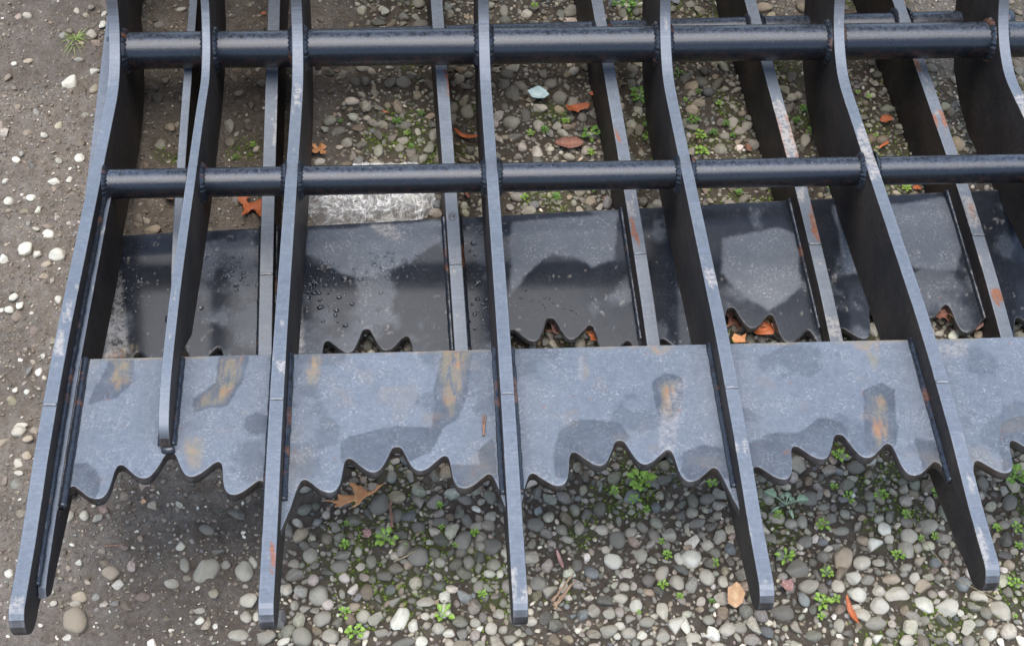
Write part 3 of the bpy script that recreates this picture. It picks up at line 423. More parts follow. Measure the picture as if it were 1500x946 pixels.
def toothed_panel(r, k, x0, x1, parent, mat, shift=0.0, thick=.013):
    """one bay of the toothed plate: grid with a scalloped front edge, rounded arrises, real thickness"""
    nx, ny = 210, 84
    Q = outline(x0, x1, k, shift); L = np.r_[0, np.cumsum(np.hypot(*np.diff(Q, axis=0).T))]; s = np.linspace(0, L[-1], nx)
    ox = np.interp(s, L, Q[:, 0]); yf = np.interp(s, L, Q[:, 1]) + (vnoise(ox, s * 0, 120, 40 + k, 2) - .5) * .0008; ox[0], ox[-1] = x0, x1
    dxm = np.maximum(np.diff(ox), .00035); bxs = np.r_[0, np.cumsum(dxm)]; bxs = x0 + (x1 - x0) * bxs / bxs[-1]
    yb = np.full(nx, .372) + (vnoise(bxs, bxs * 0, 30, 50 + k, 3) - .5) * .0008; top = []
    for j, t_ in enumerate(np.linspace(0, 1, ny)):
        e_ = min(1, t_ * 1.6); xs = ox + (bxs - ox) * e_; y = yf + (yb - yf) * t_; z = np.full(nx, ZP) + (vnoise(xs, y, 6, 70 + k, 2) - .5) * .0014
        if r == 1: z = z - .0035 * smooth(.335, .372, y)
        top.append(np.stack([xs, y, z], 1))
    tn = np.gradient(np.stack([ox, yf], 1), axis=0); tn /= np.linalg.norm(tn, axis=1)[:, None] + 1e-9; on = np.stack([tn[:, 1], -tn[:, 0]], 1); on[0] = on[-1] = (0, -1)
    def off(d_): return np.clip(ox + on[:, 0] * d_, x0, x1), yf + on[:, 1] * d_
    xs = bxs
    b = .0013
    rings = [np.stack([*off(b * .7), top[0][:, 2] - b * .3], 1), np.stack([*off(b), top[0][:, 2] - b * 1.2], 1), np.stack([*off(b + .0005), top[0][:, 2] - thick * .6], 1), np.stack([*off(b * .4), top[0][:, 2] - thick], 1)][::-1]
    back = [np.stack([xs, yb + b * .3, top[-1][:, 2] - b * .3], 1), np.stack([xs, yb + b, top[-1][:, 2] - b * 1.2], 1), np.stack([xs, yb + b, top[-1][:, 2] - thick], 1)]
    G = rings + top + back; V = np.concatenate(G); m = len(G)
    I = np.arange(m * nx).reshape(m, nx); F = np.stack([I[:-1, :-1], I[:-1, 1:], I[1:, 1:], I[1:, :-1]], -1).reshape(-1, 4)
    Fb = np.stack([I[-1, :-1], I[-1, 1:], I[0, 1:], I[0, :-1]], -1)
    F = np.concatenate([F, Fb])
    x, y = V[:, 0], V[:, 1]; wob = (vnoise(x, y, 38, 5 + r, 4) - .5) * .014; fine = (vnoise(x, y, 220, 15, 3) - .5) * .005
    wet = np.zeros(len(V)); rust = wet.copy(); pale = wet.copy(); org = wet.copy()
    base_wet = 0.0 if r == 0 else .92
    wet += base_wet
    for kd, rr, poly in STAINS:
        if rr != r: continue
        P = np.array(poly); lo, hi = P.min(0) - .02, P.max(0) + .02
        sel = np.where((x > lo[0]) & (x < hi[0]) & (y > lo[1]) & (y < hi[1]))[0]
        if not len(sel): continue
        sd = poly_sd(x[sel], y[sel], poly) + wob[sel] * (.55 if kd != 'rust' else .9) + fine[sel] * .5
        if kd == 'wet': wet[sel] = np.maximum(wet[sel], smooth(.0016, -.0014, sd) * (.38 + .45 * vnoise(x[sel], y[sel], 40, 61, 3)) + smooth(.0022, 0, np.abs(sd)) * .14)
        elif kd == 'rust':
            rust[sel] = np.maximum(rust[sel], smooth(.004, -.006, sd) * .85 * np.clip(.15 + 1.5 * smooth(.3, .7, vnoise(x[sel] * 5, y[sel] * .8, 60, 77, 4)), 0, 1.1))
        elif kd == 'dry': wet[sel] = wet[sel] * (1 - smooth(.004, -.004, sd) * .95)  # lighter rear areas: dusty film, plus sky reflection put into the colour
        elif kd == 'pale': pale[sel] = np.maximum(pale[sel], smooth(.004, -.005, sd) * (.32 if r == 0 else .6))
    if r == 0:
        rust = np.maximum(rust, smooth(.366, .3725, y) * smooth(.52, .66, vnoise(x, y * 0, 16, 91, 4)) * .9)
        rust = np.maximum(rust, smooth(.62, .74, vnoise(x, y, 26, 92, 5)) * .22)
        wet = np.maximum(wet, smooth(.62, .68, vnoise(x, y, 14, 93, 5)) * .35)
        org = smooth(.89, .93, vnoise(x, y, 110, 94, 2)) * .5
    else:
        wet = wet * (1 - .5 * smooth(.55, .7, vnoise(x, y, 18, 95, 5)))
        pale = np.maximum(pale, smooth(.80, .85, vnoise(x, y, 150, 96, 2)) * .4 * smooth(.3, .5, vnoise(x, y, 9, 97, 2)))
    me = mesh_from('toothed_plate', V, F, mat, {'wet': wet, 'rust': rust, 'pale': pale, 'orange': org}, smooth_=False)
    me.polygons.foreach_set('use_smooth', np.ones(len(me.polygons), bool))
    return add('toothed_plate', me, parent)

def pipe(y, z, rad, x0, x1, parent, seed, slant=0.0):
    n = 40; xs = np.arange(x0, x1, .008); V = []
    for x in xs:
        for j in range(n):
            a = 2 * math.pi * j / n; V.append((x, y + rad * math.cos(a), z + rad * math.sin(a)))
    V = np.array(V); sl_ = slant * (1.15 - V[:, 0]); r_ = (vnoise(V[:, 0], np.arctan2(V[:, 2] - z, V[:, 1] - y) * .05 + 1, 18, seed, 3) - .5) * .0005
    V[:, 1] += (V[:, 1] - y) / rad * r_; V[:, 2] += (V[:, 2] - z) / rad * r_; V[:, 1] += sl_
    m = len(xs); F = [((i * n + j), (i * n + (j + 1) % n), ((i + 1) * n + (j + 1) % n), ((i + 1) * n + j)) for i in range(m - 1) for j in range(n)]
    F = [f[::-1] for f in F]; F.append(tuple(range(n))); F.append(tuple((m - 1) * n + j for j in range(n))[::-1])
    return add('cross_pipe', mesh_from('cross_pipe', V, F, PIPE, smooth_=True), parent)

def collar(x, y, z, rad, parent, seed, side):
    """weld fillet ring where a pipe meets a tine"""
    n = 72; prof = [(0, .0065), (.0018, .0058), (.0038, .0038), (.0056, .0018), (.0068, -.001)]; V = []; 
    rip = 1 + .16 * np.sin(np.arange(n) * math.pi / 1.5) + .3 * (vnoise(np.arange(n) / n, np.full(n, .3 * seed), 14, seed, 3) - .5)
    for dx_, dr in prof:
        for j in range(n):
            a = 2 * math.pi * j / n; q = rad + dr * rip[j]; V.append((x + side * dx_ * rip[j], y + q * math.cos(a), z + q * math.sin(a)))
    F = [((i * n + j), (i * n + (j + 1) % n), ((i + 1) * n + (j + 1) % n), ((i + 1) * n + j)) for i in range(len(prof) - 1) for j in range(n)]
    if side < 0: pass
    return add('weld_collar', mesh_from('weld_collar', V, [f if side < 0 else f[::-1] for f in F], WELD, smooth_=True), parent)

PIPES = [(.689, -.040, .0195), (.965, -.034, .0262), (1.24, .46, .0262)]

def build_rake(r, tines, label, loc, rot):
    root = empty('root_rake'); root.matrix_world = Matrix.Translation(loc) @ rot.to_4x4()
    tag(root, label, 'rake')
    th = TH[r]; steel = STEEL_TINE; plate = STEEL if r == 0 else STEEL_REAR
    cut = 2 if r == 1 else 0
    for k in tines:
        ch = [(c[2], c[3], c[4], c[5], c[6]) for c in CHIPS if c[0] == r and c[1] == k]
        tine = slab('tine', shorten(TOP, DY0[k] if r == 0 else 0), shorten(BOT, DY0[k] if r == 0 else 0), th, lambda y, k=k: tine_x(r, k, y), steel, root, chips=ch, seed=k + 10 * r)
        # butt joint across the top edge
        xw = tine_x(r, k, .276); zt = float(np.interp(.276, [a for a, _ in TOP], [b for _, b in TOP]))
        bead([(xw - th / 2 + .0006, .276, zt - .0006), (xw, .2765, zt - .0002), (xw + th / 2 - .0006, .2755, zt - .0006)], .0022, 'butt_weld', tine, steel, seed=k, ripple=.1)
        for s in (-1, 1):
            if k == tines[0] and s < 0: continue
            if r == 0 and k == 0: off = .0135
            else: off = 0
            ys = np.linspace(.160, .372, 40)
            bead([(tine_x(r, k, y) + s * (th / 2 + off + .0012), y, ZP + .0004) for y in ys], .0044, 'weld_bead', tine, seed=3 * k + s)
            for (py, pz, pr) in PIPES:
                xo = tine_x(r, k, py) + s * th / 2
                collar(xo, py, pz, pr, tine, k * 5 + s + 3, s)
    kk = list(tines)
    for (py, pz, pr) in PIPES: pipe(py, pz, pr, tine_x(r, kk[0], py) - .004, kk[-1] * SP + .16, root, r, .016 if r == 1 and py < .8 else 0)
    for k in kk:
        xa = k * SP + DX[r][k] + th / 2 - .001; xb = (k + 1) * SP + (DX[r][k + 1] if k + 1 in kk else 0) - th / 2 + .001
        if k + 1 not in kk: xb = k * SP + .2
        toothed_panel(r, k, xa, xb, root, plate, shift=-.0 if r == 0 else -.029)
    # unseen upright sheet above the frame, added to darken plate reflections and block sky
    bx0, bx1 = kk[0] * SP + .02, kk[-1] * SP + .15; path = [(1.262, .27), (1.305, .50), (1.325, .80)]; nseg = 24; V = []; F = []
    for i in range(nseg + 1):
        x = bx0 + (bx1 - bx0) * i / nseg
        for (y, z) in path + [(y + .010, z) for y, z in path[::-1]]: V.append((x, y, z))
    for i in range(nseg):
        for j in range(6): a = i * 6 + j; c = i * 6 + (j + 1) % 6; F.append((a, c, c + 6, a + 6))
    F += [tuple(range(6))[::-1], tuple(nseg * 6 + j for j in range(6))]
    add('sky_block_sheet', mesh_from('sky_block_sheet', V, F, STEEL_REAR), root)
    # the short stiffener tine in the first bay: runs from the top down on to the plate
    hz = [(.2335, ZP + .003), (.2340, -.018), (.2365, -.009), (.2420, -.001), (.250, .005), (.262, .010), (.291, .018), (.334, .0215), (.439, .022), (.562, .013), (.62, .008), (.70, .002), (.79, -.005), (.835, -.0105)] + [(y - .002, z + .018) for y, z in TOP if y > .866]
    hz = hz[:2] + chaikin(hz[2:], 2)
    hb = [(1.22, .80), (1.30, .80), (1.315, .77), (1.31, .55), (1.26, .25), (1.20, .10), (1.15, -.03), (1.11, -.09), (1.06, -.12), (.93, -.13), (.75, -.12), (.6, -.10), (.45, -.075), (.38, ZP - .001)]
    hx = lambda y: .5 * (tine_x(r, tines[0], y) + tine_x(r, tines[0] + 1, y)) + .002
    tine = slab('short_tine', hz, hb, .0118, hx, steel, root, seed=33 + r)
    for s in (-1, 1):
        bead([(hx(y) + s * .0066, y, ZP + .0006) for y in np.linspace(.240, .368, 30)], .0040, 'weld_bead', tine, seed=50 + s)
        for (py, pz, pr) in PIPES: collar(hx(py) + s * .0059, py, pz, pr, tine, 61 + s, s)
    bead([(hx(0) - .006, .2345, ZP + .001), (hx(0), .2325, ZP + .002), (hx(0) + .006, .2345, ZP + .001)], .0045, 'weld_bead', tine, seed=71)
    return root

front = build_rake(0, [0, 1, 2, 3, 4, 5], 'front black steel root rake, its dry grey toothed plate lying over the other rake', Vector((0, .028233, .298669)), Matrix.Rotation(math.radians(-5.4), 3, 'X'))
RR = Matrix(((0.9987564741914511, -0.04796538071699157, 0.013595128294190207), (0.04949744470778881, 0.9866095223748218, -0.15540802207970247), (-0.005958878087427863, 0.15588769230442784, 0.9877568117507161)))
rear = build_rake(1, [0, 1, 2, 3, 4, 5], 'rear black steel root rake underneath, its wet toothed plate half hidden by the front one', Vector((-0.0348, 0.3554, 0.0408)), RR)

# doubler plate along the inner side of the outermost front tine, with its weld
dt = [(.055, -.040), (.062, -.031), (.085, -.029), (.2, -.026), (.35, -.025), (.5, -.034), (.62, -.042), (.675, -.047), (.684, -.055)]
db = [(.684, -.14), (.6, -.138), (.4, -.112), (.2, -.078), (.1, -.060), (.070, -.056)]
dbl = slab('doubler_plate', dt, db, .0085, lambda y: tine_x(0, 0, y) + TH[0] / 2 + .0048, STEEL_TINE, front, seed=55, cols=3)
bead([(tine_x(0, 0, y) + TH[0] / 2 + .0012, y, float(np.interp(y, [a for a, _ in dt], [b for _, b in dt])) + .0042) for y in np.linspace(.062, .672, 80)], .0036, 'weld_bead', dbl, seed=81)

# round inspection stamp inked on the top edge of the third rear tine
def stamp(cx, cy, cz, parent):
    V, F = [], []; n = 36
    def ring(r0, r1, a0=0., a1=2 * math.pi):
        b = len(V)
        for i in range(n + 1):
            a = a0 + (a1 - a0) * i / n
            for q in (r0, r1): V.append((cx + q * math.cos(a), cy + q * math.sin(a) * 1.1, cz))
        for i in range(n): F.append((b + 2 * i, b + 2 * i + 2, b + 2 * i + 3, b + 2 * i + 1))
    def bar(x0, y0, x1, y1, w=.0006):
        b = len(V); dx, dy = x1 - x0, y1 - y0; l = math.hypot(dx, dy); px, py = -dy / l * w, dx / l * w
        V.extend([(cx + x0 + px, cy + y0 + py, cz), (cx + x0 - px, cy + y0 - py, cz), (cx + x1 - px, cy + y1 - py, cz), (cx + x1 + px, cy + y1 + py, cz)]); F.append((b, b + 1, b + 2, b + 3))
    ring(.0050, .0058); bar(-.0032, -.002, -.0032, .0028); bar(-.0032, .0028, -.0008, .0028); bar(-.0032, .0004, -.0012, .0004); bar(.0010, -.002, .0010, .0028); bar(.0010, .0028, .0034, .0006); bar(.0010, -.002, .0034, .0006)
    t_ = NT('black_ink'); t_.out((.008, .008, .010), .5)
    add('inked_stamp', mesh_from('inked_stamp', V, F, t_.m), parent)
_rt = [o for o in rear.children if o.name.startswith('tine')][2]
stamp(tine_x(1, 2, STAMP_Y), STAMP_Y, float(np.interp(STAMP_Y, [a for a, _ in TOP[:20]], [b_ for _, b_ in TOP[:20]])) + .0005, _rt)

# ------------------------------------------------------------------ ground
def fmoss(x, y):
    m = np.zeros(np.shape(x))
    for e in MOSS.split('|'):
        a, b, r_ = map(float, e.split()); m = np.maximum(m, smooth(1.25, .35, np.hypot(x - a, y - b) / r_ / 1.3))
    return np.clip(m * smooth(.34, .54, vnoise(x, y, 22, 301, 4)) + .5 * smooth(.60, .70, vnoise(x, y, 10, 311, 4)) * smooth(.25, .35, x), 0, 1)
def fgravel(x, y):
    """0 on the bare dirt at the left and in the far right corner, 1 in the gravel"""
    edge = .195 + .10 * np.clip(y - .25, -.3, 1) + (vnoise(x, y, 6, 302, 4) - .5) * .16
    g = smooth(edge - .03, edge + .06, x)
    g *= 1 - .85 * smooth(.05, -.05, np.maximum(1.10 - y, .98 - x) + (vnoise(x, y, 7, 303, 3) - .5) * .14)
    return g
def fheight(x, y):
    h = (vnoise(x, y, 2.2, 304, 3) - .5) * .016 + (vnoise(x, y, 14, 305, 4) - .5) * .008
    h += (np.abs(vnoise(x, y, 45, 306, 4) - .5) * -2 + .5) * .0045 + (vnoise(x, y, 130, 307, 3) - .5) * .0034
    d = 1 - smooth(.12, .30, x); h = h + d * ((np.abs(vnoise(x, y, 30, 312, 4) - .5) * 2) * -.012 + .004 + smooth(.58, .66, vnoise(x, y, 95, 313, 2)) * .0028)
    return h
def axis(a, b, far, step):
    d = list(np.arange(a, b, step)); s = step; q = b
    hi = []
    while q < far: hi.append(q); s *= 1.35; q += s
    hi.append(far); lo = []; s = step; q = a - step
    while q > -far: lo.append(q); s *= 1.35; q -= s
    lo.append(-far); return np.array(lo[::-1] + d + hi)
gx = axis(-.55, 1.75, 60, .0038); gy = axis(-.1, 1.62, 60, .0038)
GX, GY = np.meshgrid(gx, gy); GZ = fheight(GX, GY); nx_, ny_ = len(gx), len(gy)
I = np.arange(nx_ * ny_).reshape(ny_, nx_); F = np.stack([I[:-1, :-1], I[:-1, 1:], I[1:, 1:], I[1:, :-1]], -1).reshape(-1, 4)
xx, yy = GX.ravel(), GY.ravel()
dark_soil = smooth(.45, .62, vnoise(xx, yy, 5, 308, 4)) * .45 + .75 * smooth(.12, .0, np.abs(xx - .15) - .07) * smooth(.9, .3, yy) * smooth(.3, .5, vnoise(xx, yy, 9, 309, 3))  # blotchy darker soil, plus a darker patch along the first bay
gm = mesh_from('ground', np.stack([xx, yy, GZ.ravel()], 1), F, GROUND, {'gravelly': fgravel(xx, yy), 'moss': fmoss(xx, yy), 'dark_soil': np.clip(dark_soil, 0, 1)}, smooth_=True)
tag(add('ground', gm), kind='structure')

# ------------------------------------------------------------------ stones
import bmesh
def stone_variant(seed, sub, angular):
    r = np.random.default_rng(seed); bm = bmesh.new(); bmesh.ops.create_icosphere(bm, subdivisions=sub, radius=1)
    V = np.array([v.co[:] for v in bm.verts]); F = np.array([[v.index for v in f.verts] for f in bm.faces]); bm.free()
    for _ in range(14 if angular else 8):
        n = r.normal(size=3); n /= np.linalg.norm(n); d = r.uniform(.48, .78) if angular else r.uniform(.68, .92)
        s = V @ n; ex = np.maximum(s - d, 0); V = V - n * (ex * (.97 if angular else .75))[:, None]
    for _ in range(3):
        n = r.normal(size=3); V = V * (1 + .07 * np.sin(V @ n * r.uniform(1, 2.5) + r.uniform(0, 6)))[:, None]
    V += r.normal(size=V.shape) * (.012 if sub < 3 else .006)
    V -= (V.max(0) + V.min(0)) / 2; V /= np.maximum(np.abs(V).max(0), .1)
    return V, F
VAR3 = [stone_variant(100 + i, 3, i % 3 == 0) for i in range(18)]
VAR2 = [stone_variant(200 + i, 2, i % 3 != 0) for i in range(15)]
VAR1 = [stone_variant(300 + i, 1, True) for i in range(6)]
SM = {}
def stone_mesh(i, tone):
    if (i, tone) not in SM: SM[(i, tone)] = mesh_from('pebble', *VAR3[i], STONE[tone], smooth_=True)
    return SM[(i, tone)]
ADJ = {'w': 'white', 'p': 'pale', 't': 'tan', 'g': 'grey', 'd': 'dark', 'b': 'bluish'}
def place(x, y):
    """where on the site something lies, in words tied to the rake"""
    N = ['first', 'second', 'third', 'fourth', 'fifth', 'sixth']
    if y < .47:
        lines = [-.085 + .12 * (y - .15), .175 + .06 * (y - .15), .435, .70 - .05 * (y - .15), .96 - .1 * (y - .15)]
        k = sum(x > l for l in lines)
        if k == 0: return 'left of the outermost front tine'
        return ('just below the teeth of the %s bay' if y > .36 else 'between the tine tips of the %s bay' if y < .21 else 'below the teeth, %s bay') % N[k - 1]
    if x < -.02 - .06 * (y - .47): return 'on left dirt beside ' + ('the toothed plates' if y < .75 else 'the lower pipe' if y < 1.02 else 'the upper pipe')
    k = sum(x > l for l in [-.5, .20, .46, .74, 1.0, 1.22]) - 1
    return ('below the lower pipe, %s bay' if y < .88 else 'between the pipes, %s bay' if y < 1.12 else 'beyond the upper pipe, %s bay') % N[k]
def distinct(items):
    """same words on several things: add which of them it is, by its place"""
    by = {}
    for o, lab in items: by.setdefault(lab, []).append(o)
    out = []
    def split(os_, lab):
        n = len(os_)
        if n == 1: out.append((os_[0], lab)); return
        os_ = sorted(os_, key=lambda o: o.location.x)
        if n == 2: out.append((os_[0], lab + ', left one')); out.append((os_[1], lab + ', right one')); return
        if n == 3:
            for o, w in zip(os_, ('leftmost', 'middle', 'rightmost')): out.append((o, lab + ', ' + w))
            return
        os_ = sorted(os_, key=lambda o: o.location.y); h_ = (n + 1) // 2
        split(os_[:h_], lab + ', nearer'); split(os_[h_:], lab + ', farther')
    for lab, os_ in by.items(): split(os_, lab)
    return out
placed = []
def put_stone(x, y, a, b, tone, i, rz=None, h=None):
    me = stone_mesh(i, tone); o = add('pebble', me); hh = h or min(a, b) * random.uniform(.62, .85)
    o.scale = (a, b, hh); o.location = (x, y, float(fheight(np.array([x]), np.array([y]))[0]) + hh * random.uniform(.02, .40))
    o.rotation_euler = (random.uniform(-.25, .25), random.uniform(-.25, .25), rz if rz is not None else random.uniform(-.35, .35))
    s = max(a, b); size = 'large' if s > .0135 else 'medium' if s > .0095 else 'small' if s > .0065 else 'tiny'
    shape = 'angular' if i % 3 == 0 else ('long' if max(a, b) / min(a, b) > 1.5 else 'rounded')
    lab = '%s %s %s pebble %s' % (size, ADJ[tone], shape, place(x, y)); placed.append((o, lab, tone))
for n_, e in enumerate(STONES.split('|')):
    q = e.split(); x, y, a, b = map(float, q[:4]); tone = q[4]
    i = random.choice([j for j in range(18) if (j % 3 == 0) == (random.random() < (.6 if tone in 'wt' else .45))])
    if a > .0165 and x < .35: i = 3 * random.randrange(6)
    put_stone(x, y, a * .96, b * .96, tone, i)
NI = len(placed)
occ = {}
def cell(x, y): return (int(math.floor(x / .03)), int(math.floor(y / .03)))
def reg(x, y, r_): occ.setdefault(cell(x, y), []).append((x, y, r_))
def free(x, y, r_, k=.86):
    cx, cy = cell(x, y)
    for i in (-1, 0, 1):
        for j in (-1, 0, 1):
            for (a, b, c) in occ.get((cx + i, cy + j), ()):
                if (a - x) ** 2 + (b - y) ** 2 < ((c + r_) * k) ** 2: return False
    return True
for o, _, _ in placed: reg(o.location.x, o.location.y, (o.scale.x + o.scale.y) / 2)
# more individual pebbles, in the gravel where the photograph is full of them
cand = RNG.random((60000, 4)); X = cand[:, 0] * 2.25 - .5; Y = cand[:, 1] * 1.65 - .08; GR = fgravel(X, Y)
def in_view(x, y):
    v = cam_ob.matrix_world.inverted() @ Vector((x, y, 0)); return abs(v.x / -v.z) < .335 and abs(v.y / -v.z) < .212
bpy.context.view_layer.update()
extra = 0
for x, y, g_, q, w_ in zip(X[:6000], Y[:6000], GR[:6000], cand[:6000, 2], cand[:6000, 3]):
    if NI + extra >= 300: break
    if g_ < .6 or not in_view(x, y): continue
    r_ = .0085 + .005 * q
    if not free(x, y, r_, 1.0): continue
    reg(x, y, r_); extra += 1
    put_stone(x, y, r_ * 1.12, r_ * .92, 'gggdddtpb'[int(w_ * 9)], random.randrange(18), rz=random.uniform(0, 3))
for o, lab in distinct([(o, l) for o, l, _ in placed]): tag(o, lab, 'pebble', 'pebbles lying on the dirt and gravel')

def scatter(n_try, rmin, rmax, dens, seed, power=2.0, k=.86, region=(-.55, 1.75, -.1, 1.62), rec=True):
    r = np.random.default_rng(seed); x = r.uniform(region[0], region[1], n_try); y = r.uniform(region[2], region[3], n_try)
    rad = rmin + (rmax - rmin) * r.random(n_try) ** power; keep = r.random(n_try) < dens(x, y); x, y, rad = x[keep], y[keep], rad[keep]
    o = np.argsort(-rad); res = []
    for a, b, c in zip(x[o].tolist(), y[o].tolist(), rad[o].tolist()):
        if free(a, b, c, k): reg(a, b, c); res.append((a, b, c))
    return np.array(res)
def stones_mesh(name, P, variants, seed, palette, sink=(.15, .45), flat=(.55, .85)):
    r = np.random.default_rng(seed); n = len(P); vi = r.integers(0, len(variants), n); Vs, Fs, Ts, Ls, Fl = [], [], [], [], []; base = 0
    zz = fheight(P[:, 0], P[:, 1]); pal = np.array([p[1] for p in palette]); pr = np.array([p[0] for p in palette]); pr /= pr.sum()
    pale_f = smooth(.3, .05, P[:, 1]) * .6 + smooth(.85, 1.1, P[:, 0]) * smooth(.4, .1, P[:, 1]) * .5
    idx = r.choice(len(palette), n, p=pr); sw = (r.random(n) < pale_f * .28); idx[sw] = len(palette) - 1 - r.integers(0, 2, sw.sum())
    for v in range(len(variants)):
        s = np.where(vi == v)[0]
        if not len(s): continue
        V, F = variants[v]; m = len(s); a = r.uniform(0, 2 * math.pi, m); tl = r.uniform(-.4, .4, (m, 2))
        sc = np.stack([P[s, 2] * r.uniform(.95, 1.3, m), P[s, 2] * r.uniform(.72, 1.0, m), P[s, 2] * r.uniform(*flat, m)], 1)
        Q = V[None] * sc[:, None]; c, sn = np.cos(tl[:, :1]), np.sin(tl[:, :1]); y2 = Q[..., 1] * c - Q[..., 2] * sn; z2 = Q[..., 1] * sn + Q[..., 2] * c
        c, sn = np.cos(tl[:, 1:]), np.sin(tl[:, 1:]); x2 = Q[..., 0] * c + z2 * sn; z3 = -Q[..., 0] * sn + z2 * c
        ca, sa = np.cos(a)[:, None], np.sin(a)[:, None]; X_ = x2 * ca - y2 * sa + P[s, 0][:, None]; Y_ = x2 * sa + y2 * ca + P[s, 1][:, None]
        lift = sc[:, 2] * r.uniform(*sink, m) + zz[s]; Z_ = z3 + lift[:, None]
        Vs.append(np.stack([X_, Y_, Z_], -1).reshape(-1, 3)); Fs.append((F[None] + (np.arange(m) * len(V))[:, None, None] + base).reshape(-1, 3)); base += m * len(V); Fl.append((v, Fs[-1]))
        tone = pal[idx[s]] * np.array([1.10, 1.05, .935]) * r.uniform(.55, 1.2, (m, 1)) * (1 + r.normal(size=(m, 3)) * .03)
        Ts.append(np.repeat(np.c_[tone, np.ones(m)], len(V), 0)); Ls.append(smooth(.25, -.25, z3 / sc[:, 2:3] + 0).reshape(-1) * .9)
    V = np.concatenate(Vs); F = np.concatenate(Fs); flatf = np.concatenate([np.full(len(f_), v_ % 3 != 0) for v_, f_ in Fl])
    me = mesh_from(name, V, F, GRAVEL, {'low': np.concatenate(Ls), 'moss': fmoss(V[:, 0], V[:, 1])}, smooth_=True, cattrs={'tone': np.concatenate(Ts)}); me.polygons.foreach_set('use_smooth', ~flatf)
    return add(name, me)
PAL = [(4, (.165, .158, .138)), (6, (.245, .232, .20)), (5, (.33, .31, .268)), (3, (.28, .235, .18)), (.7, (.19, .20, .205)), (1.6, (.44, .41, .345)), (.7, (.60, .57, .51))]
PALD = [(4, (.25, .21, .17)), (3, (.20, .17, .135)), (2, (.31, .27, .225)), (1.6, (.21, .205, .19)), (.5, (.46, .43, .38)), (.3, (.64, .62, .56))]
A = scatter(42000, .0042, .0105, lambda x, y: fgravel(x, y) * (.55 + .45 * smooth(.38, .6, vnoise(x, y, 9, 401, 3))) * (1 - .62 * smooth(.55, .75, y) * smooth(.35, .55, vnoise(x, y, 6, 403, 3))), 1, 1.9, k=.80)
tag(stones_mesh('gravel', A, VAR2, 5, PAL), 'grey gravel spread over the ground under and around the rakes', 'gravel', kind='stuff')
B_ = scatter(110000, .0017, .0042, lambda x, y: fgravel(x, y) * (.95 - .35 * smooth(.55, .75, y)), 2, 1.2, k=.72)
tag(stones_mesh('fine_gravel', B_, VAR1, 6, PAL, (0., .45), (.5, .8)), 'fine grey grit filling the gaps between the gravel stones', 'grit', kind='stuff')
dl = lambda x, y: (1 - fgravel(x, y)) * (.35 + .65 * smooth(.42, .62, vnoise(x, y, 7, 402, 4)))
C_ = scatter(11000, .0035, .0095, lambda x, y: dl(x, y) * .55, 3, 2.6)
D_ = scatter(110000, .0009, .0030, lambda x, y: dl(x, y), 4, 1.8, k=.9)
tag(stones_mesh('dirt_stones', C_, VAR2, 7, PALD, (-.25, .25), (.4, .75)), 'half buried small stones in the bare brown dirt', 'stones', kind='stuff')
tag(stones_mesh('dirt_grit', D_, VAR1, 8, PALD, (.0, .4), (.5, .8)), 'crumbs of grit and clods on the bare brown dirt', 'grit', kind='stuff')

# ------------------------------------------------------------------ plants
def gz(x, y): return float(fheight(np.array([x]), np.array([y]))[0])
def leaf_blade(L, W, curl=.3, n=7, stalk=.35, tip=1.0, wavy=0.0, seed=0):
    """a small leaf on its stalk, lying along +X, as verts/faces/vein"""
    r = np.random.default_rng(seed); V, F, A_ = [], [], []; sw = W * .07
    xs = np.linspace(0, L * stalk, 3)
    for x in xs: V += [(x, -sw, x * .35), (x, sw, x * .35)]; A_ += [.3, .3]
    for i in range(2): a = 2 * i; F.append((a, a + 2, a + 3, a + 1))
    b0 = len(V); z0 = L * stalk * .35; Lb = L * (1 - stalk)
    for i in range(n + 1):
        t_ = i / n; w = W * .5 * (math.sin(math.pi * min(1, t_ ** .8 * .97 + .02)) ** .72) * (1 + wavy * r.uniform(-1, 1)); x = L * stalk + Lb * t_; z = z0 + Lb * (curl * t_ - curl * 1.3 * t_ * t_)
        for s in (-1, -.5, 0, .5, 1): V.append((x, s * w, z + abs(s) * w * .35)); A_.append(1. if s == 0 else 0.)
    for i in range(n):
        for j in range(4): a = b0 + i * 5 + j; F.append((a, a + 5, a + 6, a + 1))
    return np.array(V), F, np.array(A_)
def leaf_ring(k, R, W, seed, rise=.15):
    r = random.Random(seed); out = []
    for i in range(k):
        a = 2 * math.pi * i / k + r.uniform(-.35, .35); L = R * r.uniform(.75, 1.1); V, F, A_ = leaf_blade(L, W * r.uniform(.65, 1.0), r.uniform(.1, .5), seed=seed * 9 + i, stalk=r.uniform(.38, .58))
        tl = r.uniform(0, .5); c, s = math.cos(tl), math.sin(tl); V = np.stack([V[:, 0] * c - V[:, 2] * s, V[:, 1], V[:, 0] * s + V[:, 2] * c], 1)
        c, s = math.cos(a), math.sin(a); V = np.stack([V[:, 0] * c - V[:, 1] * s, V[:, 0] * s + V[:, 1] * c, V[:, 2]], 1); out.append((V, F, A_))
    return out
def join(parts):
    V, F, A_ = [], [], []; b = 0
    for v, f, a in parts: V.append(v); F += [tuple(i + b for i in q) for q in f]; A_.append(a); b += len(v)
    return np.concatenate(V), F, np.concatenate(A_)
SMALL = [[leaf_ring(random.Random(i).choice([4, 5, 6, 7]), 1., .62, 20 + i) for i in range(1)][0] for i in range(10)]
SMALLM = []
for i, L_ in enumerate(SMALL):
    inner = leaf_ring(4, .55, .42, 60 + i); inner = [(v + np.array([0, 0, .18]), f, a) for v, f, a in inner]
    V, F, A_ = join(L_ + inner); SMALLM.append([mesh_from('seedling', V, F, m, {'vein': A_}, smooth_=True) for m in (M_SPROUT, M_SPROUT2)])
pls = []
